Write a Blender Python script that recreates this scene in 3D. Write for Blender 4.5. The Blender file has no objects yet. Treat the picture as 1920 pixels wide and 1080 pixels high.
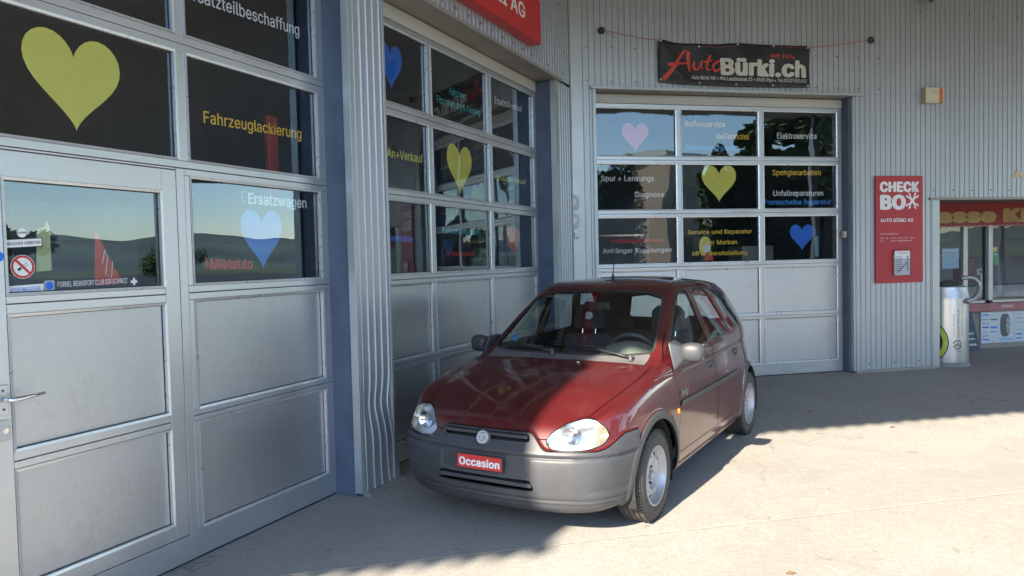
import bpy, bmesh, math, random
import numpy as np
from mathutils import Matrix, Vector
R = math.radians
random.seed(7)
scene = bpy.context.scene
col = scene.collection

# ------------------------------------------------------------ camera
cam_d = bpy.data.cameras.new("camera"); cam = bpy.data.objects.new("camera", cam_d); col.objects.link(cam)
F = 1380.0
_d = np.array([1790 - 960, 35750.0 - 60, F]); _d /= np.linalg.norm(_d)
_z = np.array([0, 0, 1.0]); _f = _z - _d * (_z @ _d); _f /= np.linalg.norm(_f)
_r = np.cross(_d, _f)
Mc = np.stack([_r, _f, -_d], 1)              # world -> camera (x right, y down, z forward)
rt, dn, fw = Mc[0], Mc[1], Mc[2]
m = Matrix(((rt[0], -dn[0], -fw[0], 0), (rt[1], -dn[1], -fw[1], 0), (rt[2], -dn[2], -fw[2], 1.605), (0, 0, 0, 1)))
cam.matrix_world = m
cam_d.sensor_width = 36; cam_d.lens = 36 * F / 1920; cam_d.clip_start = 0.05; cam_d.clip_end = 6000
scene.camera = cam

# ------------------------------------------------------------ sky, sun, exposure
TO_SUN = Vector((-0.91, -1.41, 0.955)).normalized()
w = bpy.data.worlds.new("World"); scene.world = w; w.use_nodes = True
nt = w.node_tree; bg = nt.nodes['Background']
sky = nt.nodes.new('ShaderNodeTexSky'); sky.sky_type = 'NISHITA'; sky.sun_disc = False
sky.sun_elevation = math.asin(TO_SUN.z); sky.sun_rotation = math.atan2(TO_SUN.x, TO_SUN.y)
sky.altitude = 400; sky.air_density = 1.1; sky.dust_density = 0.6; sky.ozone_density = 3.0
nt.links.new(sky.outputs[0], bg.inputs[0]); bg.inputs[1].default_value = 0.15
sun_d = bpy.data.lights.new("sun", 'SUN'); sun = bpy.data.objects.new("sun", sun_d); col.objects.link(sun)
sun_d.energy = 4.2; sun_d.angle = R(0.55); sun_d.color = (1.0, 0.88, 0.70)
sun.rotation_euler = TO_SUN.to_track_quat('Z', 'Y').to_euler()
scene.view_settings.view_transform = 'Standard'; scene.view_settings.look = 'None'
scene.view_settings.exposure = 2.1; scene.view_settings.gamma = 1.0
scene.view_settings.use_curve_mapping = False
scene.cycles.max_bounces = 10; scene.cycles.diffuse_bounces = 5; scene.cycles.glossy_bounces = 5
scene.cycles.transparent_max_bounces = 16; scene.cycles.transmission_bounces = 6
scene.cycles.caustics_reflective = False; scene.cycles.caustics_refractive = False
scene.cycles.sample_clamp_indirect = 6.0

# ------------------------------------------------------------ materials
MATS = {}
class NT:
    def __init__(s, name):
        s.m = bpy.data.materials.new(name); s.m.use_nodes = True; s.t = s.m.node_tree
        s.b = s.t.nodes['Principled BSDF']; s.o = s.t.nodes['Material Output']
        s.tc = None
    def n(s, k, **kw):
        x = s.t.nodes.new('ShaderNode' + k)
        for a, v in kw.items(): setattr(x, a, v)
        return x
    def l(s, a, b): s.t.links.new(a, b)
    def coord(s, scale=(1, 1, 1)):
        if not s.tc: s.tc = s.n('TexCoord')
        mp = s.n('Mapping'); mp.inputs['Scale'].default_value = scale
        s.l(s.tc.outputs['Object'], mp.inputs[0]); return mp.outputs[0]
    def noise(s, scale, detail=4, rough=0.55, vec=None, dist=0.0):
        x = s.n('TexNoise'); x.inputs['Scale'].default_value = scale; x.inputs['Detail'].default_value = detail
        x.inputs['Roughness'].default_value = rough; x.inputs['Distortion'].default_value = dist
        s.l(vec if vec is not None else s.coord(), x.inputs['Vector']); return x.outputs[0]
    def ramp(s, fac, pts):
        x = s.n('ValToRGB'); r = x.color_ramp
        while len(r.elements) < len(pts): r.elements.new(0.5)
        for e, (p, c) in zip(r.elements, pts):
            e.position = p; e.color = (*c, 1) if len(c) == 3 else c
        s.l(fac, x.inputs[0]); return x.outputs[0]
    def mix(s, fac, a, b, mode='MIX'):
        x = s.n('Mix', data_type='RGBA', blend_type=mode)
        for i, v in ((0, fac), (6, a), (7, b)):
            if hasattr(v, 'links'): s.l(v, x.inputs[i])
            elif i == 0: x.inputs[0].default_value = v
            else: x.inputs[i].default_value = (*v, 1)
        return x.outputs[2]
    def math(s, op, a, b=0.0, c=None):
        x = s.n('Math', operation=op)
        for i, v in enumerate((a, b) if c is None else (a, b, c)):
            if hasattr(v, 'links'): s.l(v, x.inputs[i])
            else: x.inputs[i].default_value = v
        return x.outputs[0]
    def bump(s, h, strength=0.2, dist=0.01):
        x = s.n('Bump'); x.inputs['Strength'].default_value = strength; x.inputs['Distance'].default_value = dist
        s.l(h, x.inputs['Height']); s.l(x.outputs[0], s.b.inputs['Normal']); return x.outputs[0]
    def set(s, color=None, rough=None, metal=None, spec=None, coat=None, coatr=None):
        def put(k, v):
            if v is None: return
            if hasattr(v, 'links'): s.l(v, s.b.inputs[k])
            elif k == 'Base Color': s.b.inputs[k].default_value = (*v, 1)
            else: s.b.inputs[k].default_value = v
        put('Base Color', color); put('Roughness', rough); put('Metallic', metal)
        put('Specular IOR Level', spec); put('Coat Weight', coat); put('Coat Roughness', coatr)
        return s.m

def simple(name, color, rough=0.5, metal=0.0, var=0.12, scale=6.0, bump=0.0, bscale=60, spec=0.5, coat=0.0):
    if name in MATS: return MATS[name]
    a = NT(name); c = Vector(color)
    n = a.noise(scale, 5)
    cc = a.ramp(n, [(0.3, tuple(c * (1 - var))), (0.7, tuple(min(1, x * (1 + var)) for x in c))])
    rr = a.math('MULTIPLY_ADD', a.noise(scale * 2.3, 3), 0.2, rough - 0.1)
    if bump: a.bump(a.noise(bscale, 3), bump, 0.004)
    MATS[name] = a.set(cc, rr, metal, spec, coat); return MATS[name]

def glass_mat(name, tint=(0.55, 0.58, 0.6), ior=1.5, boost=1.7, wob=0.0, wscale=1.3, rough=0.0, gcol=(1, 1, 1), base=0.0):
    a = NT(name); t = a.t; t.nodes.remove(a.b)
    tr = a.n('BsdfTransparent'); tr.inputs[0].default_value = (*tint, 1)
    gl = a.n('BsdfGlossy'); gl.inputs[0].default_value = (*gcol, 1); gl.inputs['Roughness'].default_value = rough
    ge = a.n('NewGeometry'); dp = a.n('VectorMath', operation='DOT_PRODUCT'); a.l(ge.outputs['Normal'], dp.inputs[0]); a.l(ge.outputs['Incoming'], dp.inputs[1])
    cs = a.math('ABSOLUTE', dp.outputs['Value']); pw = a.math('POWER', a.math('SUBTRACT', 1.0, cs), 5.0); F0 = ((ior - 1) / (ior + 1)) ** 2
    f = a.math('MULTIPLY_ADD', a.math('MULTIPLY_ADD', pw, 1 - F0, F0), boost, base); f = a.math('MINIMUM', f, 1.0)
    if wob:
        oi = a.n('ObjectInfo'); tcn = a.n('TexCoord'); vm = a.n('VectorMath', operation='SCALE'); 
        cx = a.n('CombineXYZ'); a.l(oi.outputs['Random'], cx.inputs[0]); a.l(oi.outputs['Random'], cx.inputs[2])
        a.l(cx.outputs[0], vm.inputs[0]); vm.inputs['Scale'].default_value = 37.0
        va = a.n('VectorMath', operation='ADD'); a.l(tcn.outputs['Object'], va.inputs[0]); a.l(vm.outputs[0], va.inputs[1])
        nz = a.noise(wscale, 1.5, 0.4, va.outputs[0])
        bp = a.n('Bump'); bp.inputs['Strength'].default_value = 1.0; bp.inputs['Distance'].default_value = wob
        a.l(nz, bp.inputs['Height']); a.l(bp.outputs[0], gl.inputs['Normal'])
    mx = a.n('MixShader'); a.l(f, mx.inputs[0]); a.l(tr.outputs[0], mx.inputs[1]); a.l(gl.outputs[0], mx.inputs[2])
    a.l(mx.outputs[0], a.o.inputs[0]); return a.m

# painted trapezoid sheet
a = NT('cladding_paint')
n1_ = a.noise(0.7, 5, 0.6, a.coord((1, 1, 0.25))); n2_ = a.noise(9, 4, 0.6, a.coord((3, 1, 0.25)))
cc = a.ramp(n1_, [(0.3, (0.435, 0.455, 0.485)), (0.7, (0.49, 0.51, 0.54))])
cc = a.mix(a.math('MULTIPLY', a.ramp(n2_, [(0.55, (0, 0, 0)), (0.75, (1, 1, 1))]), 0.25), cc, (0.30, 0.31, 0.29))
a.bump(a.noise(2.2, 2), 0.25, 0.01)
M_CLAD = a.set(cc, 0.40, 0.55, 0.5)
M_FLASH = simple('flashing_paint', (0.47, 0.50, 0.515), 0.36, 0.5, 0.06, 2.0)
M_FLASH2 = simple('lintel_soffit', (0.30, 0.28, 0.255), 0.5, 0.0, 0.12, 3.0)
M_JAMB = simple('jamb_steel', (0.105, 0.14, 0.205), 0.45, 0.15, 0.16, 3.5, bump=0.05)
M_SCREW = simple('screw_steel', (0.12, 0.115, 0.11), 0.4, 0.8)
# anodised aluminium
a = NT('aluminium_frame')
n = a.noise(2.2, 5, 0.6, a.coord((1, 1, 1)))
n2 = a.noise(40, 3, 0.6, a.coord((0.15, 1, 1)))
cc = a.ramp(n, [(0.3, (0.56, 0.575, 0.60)), (0.7, (0.64, 0.655, 0.675))])
cc = a.mix(a.math('MULTIPLY', n2, 0.18), cc, (0.36, 0.36, 0.36))
a.bump(n2, 0.03, 0.003)
M_ALU = a.set(cc, a.math('MULTIPLY_ADD', n, 0.2, 0.26), 0.75)
M_BEAD = simple('aluminium_bead', (0.68, 0.69, 0.70), 0.30, 0.6, 0.05)
M_HEADER = simple('header_paint', (0.52, 0.51, 0.47), 0.45, 0.05, 0.05, 2)
M_GASKET = simple('rubber_gasket', (0.02, 0.022, 0.03), 0.6)
# stucco embossed panel
a = NT('stucco_panel')
big = a.noise(1.1, 4, 0.6); fine = a.noise(160, 3, 0.7); mid = a.noise(38, 4, 0.7, a.coord((0.35, 1, 1)))
st = a.n('TexVoronoi'); st.inputs['Scale'].default_value = 26; st.inputs['Randomness'].default_value = 1
a.l(a.coord((1.3, 1, 0.8)), st.inputs['Vector'])
spots = a.ramp(a.noise(4.0, 6, 0.75), [(0.54, (0, 0, 0)), (0.68, (1, 1, 1))])
spots2 = a.ramp(a.noise(30, 4, 0.75), [(0.60, (0, 0, 0)), (0.68, (1, 1, 1))])
cc = a.ramp(big, [(0.3, (0.54, 0.55, 0.57)), (0.7, (0.62, 0.625, 0.64))])
cc = a.mix(a.math('MULTIPLY', mid, 0.22), cc, (0.30, 0.31, 0.33))
cc = a.mix(a.math('MULTIPLY', spots, 0.15), cc, (0.2, 0.2, 0.2))
cc = a.mix(a.math('MULTIPLY', spots2, 0.22), cc, (0.22, 0.21, 0.2))
h = a.math('ADD', fine, a.math('MULTIPLY', st.outputs[0], 0.5))
a.bump(h, 0.28, 0.0025)
M_PANEL = a.set(cc, a.math('MULTIPLY_ADD', big, 0.15, 0.36), 0.85)
M_GLASS = glass_mat('door_glass', (0.82, 0.85, 0.88), 1.5, 2.7, 0.0035, 1.6, base=0.0, gcol=(0.86, 0.95, 1.0))
M_KGLASS = glass_mat('kiosk_glass', (0.86, 0.88, 0.9), 1.5, 1.8, 0.0012, 2.0, base=0.0)
def vinyl(name, c, r=0.45): return simple('vinyl_' + name, c, r, 0, 0.04, 12)
V_YEL = vinyl('lime_yellow', (0.86, 0.78, 0.13)); V_ORA = vinyl('orange', (0.90, 0.55, 0.04)); V_WHI = vinyl('white', (0.78, 0.79, 0.80))
V_YTX = vinyl('yellow', (0.75, 0.72, 0.12)); V_TEAL = vinyl('teal', (0.03, 0.42, 0.44)); V_BLU = vinyl('blue', (0.015, 0.16, 0.70))
V_LBL = vinyl('light_blue', (0.04, 0.30, 0.80)); V_RED = vinyl('red', (0.55, 0.03, 0.035)); V_PINK = vinyl('pink', (0.75, 0.17, 0.21))
V_SKY = vinyl('sky_blue', (0.05, 0.24, 0.72)); V_BLK = vinyl('black', (0.02, 0.02, 0.022)); V_GHOST = vinyl('ghost_teal', (0.10, 0.22, 0.26))  # ghost teal colours painted reflections of lettering, and one sign plate
V_GHRED = vinyl('reflected_red', (0.30, 0.02, 0.025))  # colour for the painted reflections of the red lettering
M_WHITE = simple('white_plastic', (0.72, 0.72, 0.68), 0.45, 0, 0.05)
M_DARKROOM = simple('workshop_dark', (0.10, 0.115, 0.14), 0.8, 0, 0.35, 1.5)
M_CEIL = simple('canopy_sheet', (0.34, 0.34, 0.32), 0.6, 0.0, 0.1)
M_BLACKP = simple('black_plastic', (0.02, 0.021, 0.023), 0.45)
M_CHROME = simple('chrome', (0.8, 0.8, 0.82), 0.14, 1.0, 0.03)

# concrete
a = NT('concrete')
vec = a.coord()
b1 = a.noise(0.35, 6, 0.62, vec, 0.4); b2 = a.noise(2.1, 6, 0.65, vec, 0.6); f1 = a.noise(60, 4, 0.8, vec); f2 = a.noise(260, 2, 0.7, vec)
f3 = a.noise(17, 5, 0.7, vec)
cc = a.ramp(b1, [(0.35, (0.315, 0.308, 0.290)), (0.5, (0.355, 0.347, 0.328)), (0.65, (0.38, 0.372, 0.352))])
cc = a.mix(a.math('MULTIPLY', a.ramp(b2, [(0.42, (1, 1, 1)), (0.56, (0, 0, 0))]), 0.30), cc, (0.30, 0.285, 0.26))
cc = a.mix(a.math('MULTIPLY', a.ramp(f3, [(0.5, (0, 0, 0)), (0.60, (1, 1, 1))]), 0.30), cc, (0.52, 0.505, 0.47))
cc = a.mix(a.math('MULTIPLY', a.ramp(f1, [(0.47, (0, 0, 0)), (0.56, (1, 1, 1))]), 0.50), cc, (0.22, 0.205, 0.18))
cc = a.mix(a.math('MULTIPLY', a.ramp(f2, [(0.50, (0, 0, 0)), (0.60, (1, 1, 1))]), 0.40), cc, (0.55, 0.53, 0.49))
f4 = a.noise(34, 5, 0.75, vec); b5 = a.noise(0.9, 7, 0.7, vec, 1.0)
cc = a.mix(a.math('MULTIPLY', a.ramp(f4, [(0.50, (0, 0, 0)), (0.57, (1, 1, 1))]), 0.45), cc, (0.25, 0.235, 0.21))
cc = a.mix(a.math('MULTIPLY', a.ramp(b5, [(0.50, (0, 0, 0)), (0.60, (1, 1, 1))]), 0.26), cc, (0.245, 0.232, 0.21))
# worn streaks along the driving direction
sv = a.n('Mapping'); sv.inputs['Rotation'].default_value = (0, 0, R(28)); sv.inputs['Scale'].default_value = (0.9, 2.6, 1)
a.l(a.tc.outputs['Object'], sv.inputs[0])
s1 = a.noise(2.2, 6, 0.75, sv.outputs[0], 0.3)
cc = a.mix(a.math('MULTIPLY', a.ramp(s1, [(0.53, (0, 0, 0)), (0.64, (1, 1, 1))]), 0.20), cc, (0.255, 0.24, 0.215))
dk = a.ramp(a.noise(3.3, 4, 0.6, vec, 0.8), [(0.66, (0, 0, 0)), (0.70, (1, 1, 1))])
cc = a.mix(a.math('MULTIPLY', dk, 0.45), cc, (0.17, 0.16, 0.15))
# hairline cracks
vo = a.n('TexVoronoi', feature='DISTANCE_TO_EDGE'); vo.inputs['Scale'].default_value = 0.42
wv = a.n('VectorMath', operation='ADD'); wn = a.n('TexNoise'); wn.inputs['Scale'].default_value = 3.0; wn.inputs['Detail'].default_value = 6
a.l(vec, wn.inputs['Vector']); sc_ = a.n('VectorMath', operation='SCALE'); sc_.inputs['Scale'].default_value = 0.5
a.l(wn.outputs[1], sc_.inputs[0]); a.l(vec, wv.inputs[0]); a.l(sc_.outputs[0], wv.inputs[1]); a.l(wv.outputs[0], vo.inputs['Vector'])
crack = a.ramp(vo.outputs['Distance'], [(0.0, (1, 1, 1)), (0.0035, (0, 0, 0))])
cm = a.math('MULTIPLY', crack, a.ramp(a.noise(0.6, 3, 0.5, vec), [(0.5, (0, 0, 0)), (0.6, (1, 1, 1))]))
cc = a.mix(a.math('MULTIPLY', cm, 0.7), cc, (0.16, 0.14, 0.12))
hh = a.math('ADD', a.math('MULTIPLY', f1, 0.7), a.math('ADD', a.math('MULTIPLY', f2, 0.35), a.math('MULTIPLY', f3, 1.2)))
a.bump(hh, 0.30, 0.004)
M_CONC = a.set(cc, a.math('MULTIPLY_ADD', b2, 0.2, 0.62), 0.0, 0.35)
M_JOINT = simple('joint_filler', (0.50, 0.46, 0.38), 0.7, 0, 0.2, 30)
M_SOIL = simple('far_field', (0.10, 0.13, 0.055), 0.9, 0, 0.3, 0.02)

# ------------------------------------------------------------ builders
def link(name, me, mat, parent=None, loc=None, label=None, kind=None, cat=None, group=None):
    o = bpy.data.objects.new(name, me); col.objects.link(o)
    if mat is not None:
        if isinstance(mat, (list, tuple)):
            for x in mat: me.materials.append(x)
        elif not me.materials: me.materials.append(mat)
    if parent is not None: o.parent = parent
    if loc is not None: o.location = loc
    if label: o['label'] = label
    if kind: o['kind'] = kind
    if cat: o['category'] = cat
    if group: o['group'] = group
    return o
def empty(name, loc=(0, 0, 0), rz=0.0, label=None, cat=None, group=None, parent=None):
    o = bpy.data.objects.new(name, None); col.objects.link(o); o.location = loc; o.rotation_euler = (0, 0, rz)
    o.empty_display_size = 0.1
    if label: o['label'] = label
    if cat: o['category'] = cat
    if group: o['group'] = group
    if parent: o.parent = parent
    return o
class MB:
    def __init__(s): s.v = []; s.f = []
    def add(s, v, f):
        k = len(s.v); s.v += [tuple(p) for p in v]; s.f += [tuple(i + k for i in q) for q in f]; return s
    def box(s, x0, x1, y0, y1, z0, z1):
        v = [(x, y, z) for x in (x0, x1) for y in (y0, y1) for z in (z0, z1)]
        return s.add(v, [(0, 1, 3, 2), (4, 6, 7, 5), (0, 4, 5, 1), (2, 3, 7, 6), (0, 2, 6, 4), (1, 5, 7, 3)])
    def quad(s, a, b, c, d): return s.add([a, b, c, d], [(0, 1, 2, 3)])
    def lathe(s, prof, n=32, axis='z', c=(0, 0, 0), closed=False, a0=0, a1=2 * math.pi):
        k = len(s.v); full = abs(a1 - a0 - 2 * math.pi) < 1e-6; m = n if full else n + 1
        for i in range(m):
            t = a0 + (a1 - a0) * i / n; cs, sn = math.cos(t), math.sin(t)
            for r, h in prof:
                p = (r * cs, r * sn, h) if axis == 'z' else ((r * cs, h, r * sn) if axis == 'y' else (h, r * cs, r * sn))
                s.v.append((p[0] + c[0], p[1] + c[1], p[2] + c[2]))
        L = len(prof)
        for i in range(n):
            j = (i + 1) % m
            for q in range(L - 1): s.f.append((k + i * L + q, k + j * L + q, k + j * L + q + 1, k + i * L + q + 1))
        return s
    def tube(s, pts, r, n=10, cap=True):
        k = len(s.v); P = [Vector(p) for p in pts]; N = len(P); up = Vector((0, 0, 1)); prev = None
        rr = r if isinstance(r, (list, tuple)) else [r] * N
        for i, p in enumerate(P):
            t = (P[min(i + 1, N - 1)] - P[max(i - 1, 0)]).normalized()
            if prev is None:
                u = t.cross(up if abs(t.z) < 0.95 else Vector((1, 0, 0))).normalized()
            else: u = (prev - t * prev.dot(t)).normalized()
            prev = u; v = t.cross(u)
            for j in range(n):
                q = 2 * math.pi * j / n; s.v.append(tuple(p + (u * math.cos(q) + v * math.sin(q)) * rr[i]))
        for i in range(N - 1):
            for j in range(n):
                a_, b_ = k + i * n + j, k + i * n + (j + 1) % n; s.f.append((a_, b_, b_ + n, a_ + n))
        if cap: s.f.append(tuple(k + j for j in range(n))[::-1]); s.f.append(tuple(k + (N - 1) * n + j for j in range(n)))
        return s
    def mesh(s, name, smooth=False, fix=True):
        me = bpy.data.meshes.new(name); me.from_pydata(s.v, [], s.f); me.validate()
        if fix:
            bm = bmesh.new(); bm.from_mesh(me); bmesh.ops.recalc_face_normals(bm, faces=bm.faces); bm.to_mesh(me); bm.free()
        if smooth: me.shade_smooth()
        me.update(); return me
    def build(s, name, mat, parent=None, smooth=False, bevel=0.0, seg=2, auto=False, **kw):
        o = link(name, s.mesh(name, smooth), mat, parent, **kw)
        if bevel:
            b = o.modifiers.new('bevel', 'BEVEL'); b.width = bevel; b.segments = seg; b.limit_method = 'ANGLE'; b.angle_limit = R(40)
        if auto: smooth_angle(o.data, 35)
        return o
def smooth_angle(me, ang):
    bm = bmesh.new(); bm.from_mesh(me)
    for f in bm.faces: f.smooth = True
    for e in bm.edges:
        if len(e.link_faces) == 2 and e.calc_face_angle(0) > R(ang): e.smooth = False
    bm.to_mesh(me); bm.free()

_tc = {}
FONT = None
try:
    import os
    FONT = bpy.data.fonts.load(os.path.join(bpy.utils.system_resource('DATAFILES', path='fonts'), 'Inter.woff2'))
except Exception: FONT = None
def text_raw(body, bold=0.0):
    key = (body, bold)
    if key in _tc: return _tc[key]
    c = bpy.data.curves.new('t', 'FONT'); c.body = body; c.size = 1; c.resolution_u = 3; c.offset = 0 if FONT else bold; c.space_character = 1 + bold * (1.6 if FONT else 0)
    c.fill_mode = 'FRONT'
    if FONT: c.font = FONT
    o = bpy.data.objects.new('t', c); col.objects.link(o)
    dg = bpy.context.evaluated_depsgraph_get(); me = bpy.data.meshes.new_from_object(o.evaluated_get(dg))
    v = np.array([x.co[:] for x in me.vertices]) if len(me.vertices) else np.zeros((0, 3)); f = [tuple(p.vertices) for p in me.polygons]
    bpy.data.objects.remove(o); bpy.data.meshes.remove(me)
    if FONT and bold > 0.008 and len(v):      # heavier strokes: thin stacked layers
        V0, F0, n0 = v, f, len(v); v = []; f = []
        for k, (dx, dy) in enumerate(((0, 0), (-1, 0), (1, 0), (0, .6), (0, -.6), (.7, .45), (-.7, -.45), (.7, -.45), (-.7, .45))):
            q = V0.copy(); q[:, 0] += dx * bold * 1.15; q[:, 1] += dy * bold * 1.15; q[:, 2] = k; v.append(q); f += [tuple(i + k * n0 for i in t) for t in F0]
        v = np.concatenate(v)
    _tc[key] = (v, f); return v, f
CAP = None; LAY = [0]
def text_fit(body, x0, x1, zb, cap, bold=0.02, slant=0.0, rise=0.0):
    """flat lettering: spans x0..x1, baseline zb, capital height cap -> (verts xz, faces)"""
    global CAP
    if CAP is None:
        v, _ = text_raw('H', 0.0); CAP = v[:, 1].max()
    v, f = text_raw(body, bold); v = v.copy()
    xa, xb = v[:, 0].min(), v[:, 0].max(); L = (x1 - x0)
    X = x0 + (v[:, 0] - xa) / (xb - xa) * L; Z = v[:, 1] * cap / (CAP + bold * 1.5)
    X = X + Z * slant; Z = zb + Z + rise * (X - x0) / L
    LAY[0] = v[:, 2] * 0.00003
    return np.stack([X, Z], 1), f
def lettering(body, x0, x1, zb, cap, y, mat, parent, bold=0.02, name='lettering', slant=0.0, rise=0.0, off=(0, 0, 0)):
    p, f = text_fit(body, x0, x1, zb, cap, bold, slant, rise)
    me = bpy.data.meshes.new(name); me.from_pydata([(a_ - off[0], y - off[1] - l_, b_ - off[2]) for (a_, b_), l_ in zip(p, LAY[0])], [], f)
    return link(name, me, mat, parent)
def poly_plate(pts, y, th=0.0008):
    """extruded outline in the x-z plane, front face at y"""
    n = len(pts); v = [(p[0], y, p[1]) for p in pts] + [(p[0], y + th, p[1]) for p in pts]
    f = [tuple(range(n)), tuple(range(2 * n - 1, n - 1, -1))] + [(i, i + n, (i + 1) % n + n, (i + 1) % n) for i in range(n)]
    return MB().add(v, f)
def disc(cx, cz, r, n=28, rz=None):
    rz = rz or r; return [(cx + r * math.cos(2 * math.pi * i / n), cz + rz * math.sin(2 * math.pi * i / n)) for i in range(n)]
def ring(cx, cz, r0, r1, y, n=32):
    b = MB(); v = []; 
    for i in range(n):
        t = 2 * math.pi * i / n; v += [(cx + r0 * math.cos(t), y, cz + r0 * math.sin(t)), (cx + r1 * math.cos(t), y, cz + r1 * math.sin(t))]
    return b.add(v, [(2 * i, 2 * i + 1, (2 * i + 3) % (2 * n), (2 * i + 2) % (2 * n)) for i in range(n)])
def heart(x0, x1, z0, z1, n=48):
    P = []
    for i in range(n):
        t = 2 * math.pi * i / n
        x = 16 * math.sin(t) ** 3; z = 13 * math.cos(t) - 5 * math.cos(2 * t) - 2 * math.cos(3 * t) - math.cos(4 * t)
        P.append((x, z))
    P = np.array(P); P[:, 0] = np.sign(P[:, 0]) * np.abs(P[:, 0] / 16) ** 0.92
    zt, zb = P[:, 1].max(), P[:, 1].min(); P[:, 1] = (P[:, 1] - zb) / (zt - zb)
    return [(x0 + (p[0] + 1) / 2 * (x1 - x0), z0 + p[1] * (z1 - z0)) for p in P]

# wall frames: x along the wall (away from camera), -y out of the wall, z up
A1, A2 = R(24.9), R(77.7)
O = Vector((0.747, 8.842, 0))
RZ1, RZ2 = math.pi / 2 - A1, math.pi / 2 - A2
def frame_pt(rz, x, y, z=0): return O + Matrix.Rotation(rz, 3, 'Z') @ Vector((x, y, z))

# ------------------------------------------------------------ ground
jA = Vector((0.80, 4.20, 0)); jB = Vector((3.33, 4.78, 0)); jd = (jB - jA).normalized()
fp = lambda x, y, z=0.0: tuple(frame_pt(RZ2, x, y, z))
MB().quad(fp(-14, -10.6), fp(30, -10.6), fp(30, 5), fp(-14, 5)).build('forecourt_ground', M_CONC, kind='structure')
MB().quad((-160, -160, -0.012), (160, -160, -0.012), (160, 160, -0.012), (-160, 160, -0.012)).build('asphalt_road', simple('asphalt', (0.055, 0.056, 0.060), 0.85, 0, 0.2, 0.8), kind='structure')
MB().quad((-3000, -3000, -0.03), (3000, -3000, -0.03), (3000, 3000, -0.03), (-3000, 3000, -0.03)).build('field', M_SOIL, kind='structure')
jn = Vector((-jd.y, jd.x, 0)) * 0.006; p0, p1 = jA - jd * 9, jA + jd * 40
random.seed(3); jb = MB(); K = 120; vs = []
for i in range(K + 1):
    p = p0.lerp(p1, i / K); k = 0.75 + 0.5 * random.random()
    vs += [tuple(p - jn * k + Vector((0, 0, 0.004))), tuple(p + jn * k + Vector((0, 0, 0.004)))]
jb.add(vs, [(2 * i, 2 * i + 2, 2 * i + 3, 2 * i + 1) for i in range(K)])
jb.build('ground_joint', M_JOINT, kind='structure')
# small dry leaves lying on the concrete
M_LEAF = simple('dry_leaf', (0.16, 0.10, 0.06), 0.8)
for (x, y, s, l) in ((1.36, 3.62, 0.028, 'curled reddish dry leaf on the sunlit concrete nearest the photographer'),
                     (3.42, 6.62, 0.03, 'tiny dark leaf lying right at the scalloped shadow edge'),
                     (2.97, 7.35, 0.03, 'tiny dark leaf lying on the shaded concrete in front of the cladding')):
    b = MB().add([(-s, 0, 0.004), (0, -s * 0.45, 0.002), (s, 0.1 * s, 0.008), (0, s * 0.5, 0.012)], [(0, 1, 2, 3)])
    b.build('dry_leaf', M_LEAF, loc=(x, y, 0.002), label=l, cat='leaf')

# ------------------------------------------------------------ garage walls
PITCH = 0.077
def corr_profile(x0, x1, ph=0.0):
    P = [(x0, 0.0)]; k = math.floor((x0 - ph) / PITCH)
    while True:
        b = ph + k * PITCH; k += 1
        if b > x1: break
        for dx, dy in ((0.0, 0), (0.004, -0.009), (0.013, -0.009), (0.017, 0)):
            x = b + dx
            if x0 + 1e-4 < x < x1 - 1e-4: P.append((x, dy))
    P.append((x1, 0.0)); return P
def cladding(parent, x0, x1, z0, z1, name='cladding', nz=1, warp=None, y=0.0, mat=None):
    P = corr_profile(x0, x1); v = []; f = []
    for k in range(nz + 1):
        z = z0 + (z1 - z0) * k / nz
        for (px, py) in P:
            q = (px, py + y, z); v.append(warp(*q) if warp else q)
    n = len(P)
    for k in range(nz):
        for i in range(n - 1): f.append((k * n + i, k * n + i + 1, (k + 1) * n + i + 1, (k + 1) * n + i))
    return MB().add(v, f).build(name, mat or M_CLAD, parent)
def screws(parent, pts, y=-0.010):
    b = MB()
    for (x, z) in pts: b.lathe([(0.0, -0.009), (0.007, -0.008), (0.0095, -0.003), (0.0095, 0.0)], 6, 'y', (x, y + 0.004, z))
    b.build('screw_heads', M_SCREW, parent, kind='stuff')

wall1 = empty('garage_wall', O, RZ1, 'grey trapezoid clad side wall holding the two large angled workshop doors', 'wall')
D1R, D1L, D2R, D2L = -4.262, -7.87, -0.53, -4.03
def warp(x, y, z):                                   # cladding of the pier dented by vehicles
    t = (x + 4.26) / 0.39; k = 0.0
    if z < 1.25:
        k = -0.030 * math.exp(-((z - 0.60) / 0.13) ** 2) + 0.075 * max(0, (0.48 - z) / 0.48) ** 1.2
    yy = -0.012 * math.exp(-((z - 0.38) / 0.14) ** 2) * math.sin(t * math.pi) + 0.010 * math.exp(-((z - 0.62) / 0.10) ** 2) * math.sin(t * 3.14)
    return (x + k * t ** 0.8 if t > 0 else x, y + yy, z)
cladding(wall1, -4.262, -3.872, 0.03, 3.62, nz=60, warp=warp)
cladding(wall1, -0.46, -0.035, 0.03, 3.62)
cladding(wall1, -8.3, -0.035, 3.655, 5.6)
cladding(wall1, -8.3, -7.9, 0.03, 3.62)
b = MB()
b.box(-4.262, -4.225, -0.006, 0.0, 0.03, 3.62)                         # edge flashing of the pier
b.build('edge_flashing', M_FLASH, wall1)
MB().box(-0.528, -0.46, -0.012, -0.003, 0.03, 3.62).build('edge_flashing', M_FLASH, wall1)
b = MB(); b.box(-4.28, -4.262, -0.004, 0.055, 0.03, 3.62).build('jamb_flashing', M_FLASH, wall1, bevel=0.002)
MB().box(-0.53, -0.512, -0.002, 0.05, 0.03, 3.62).build('jamb_flashing', M_FLASH, wall1, bevel=0.002)
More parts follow.
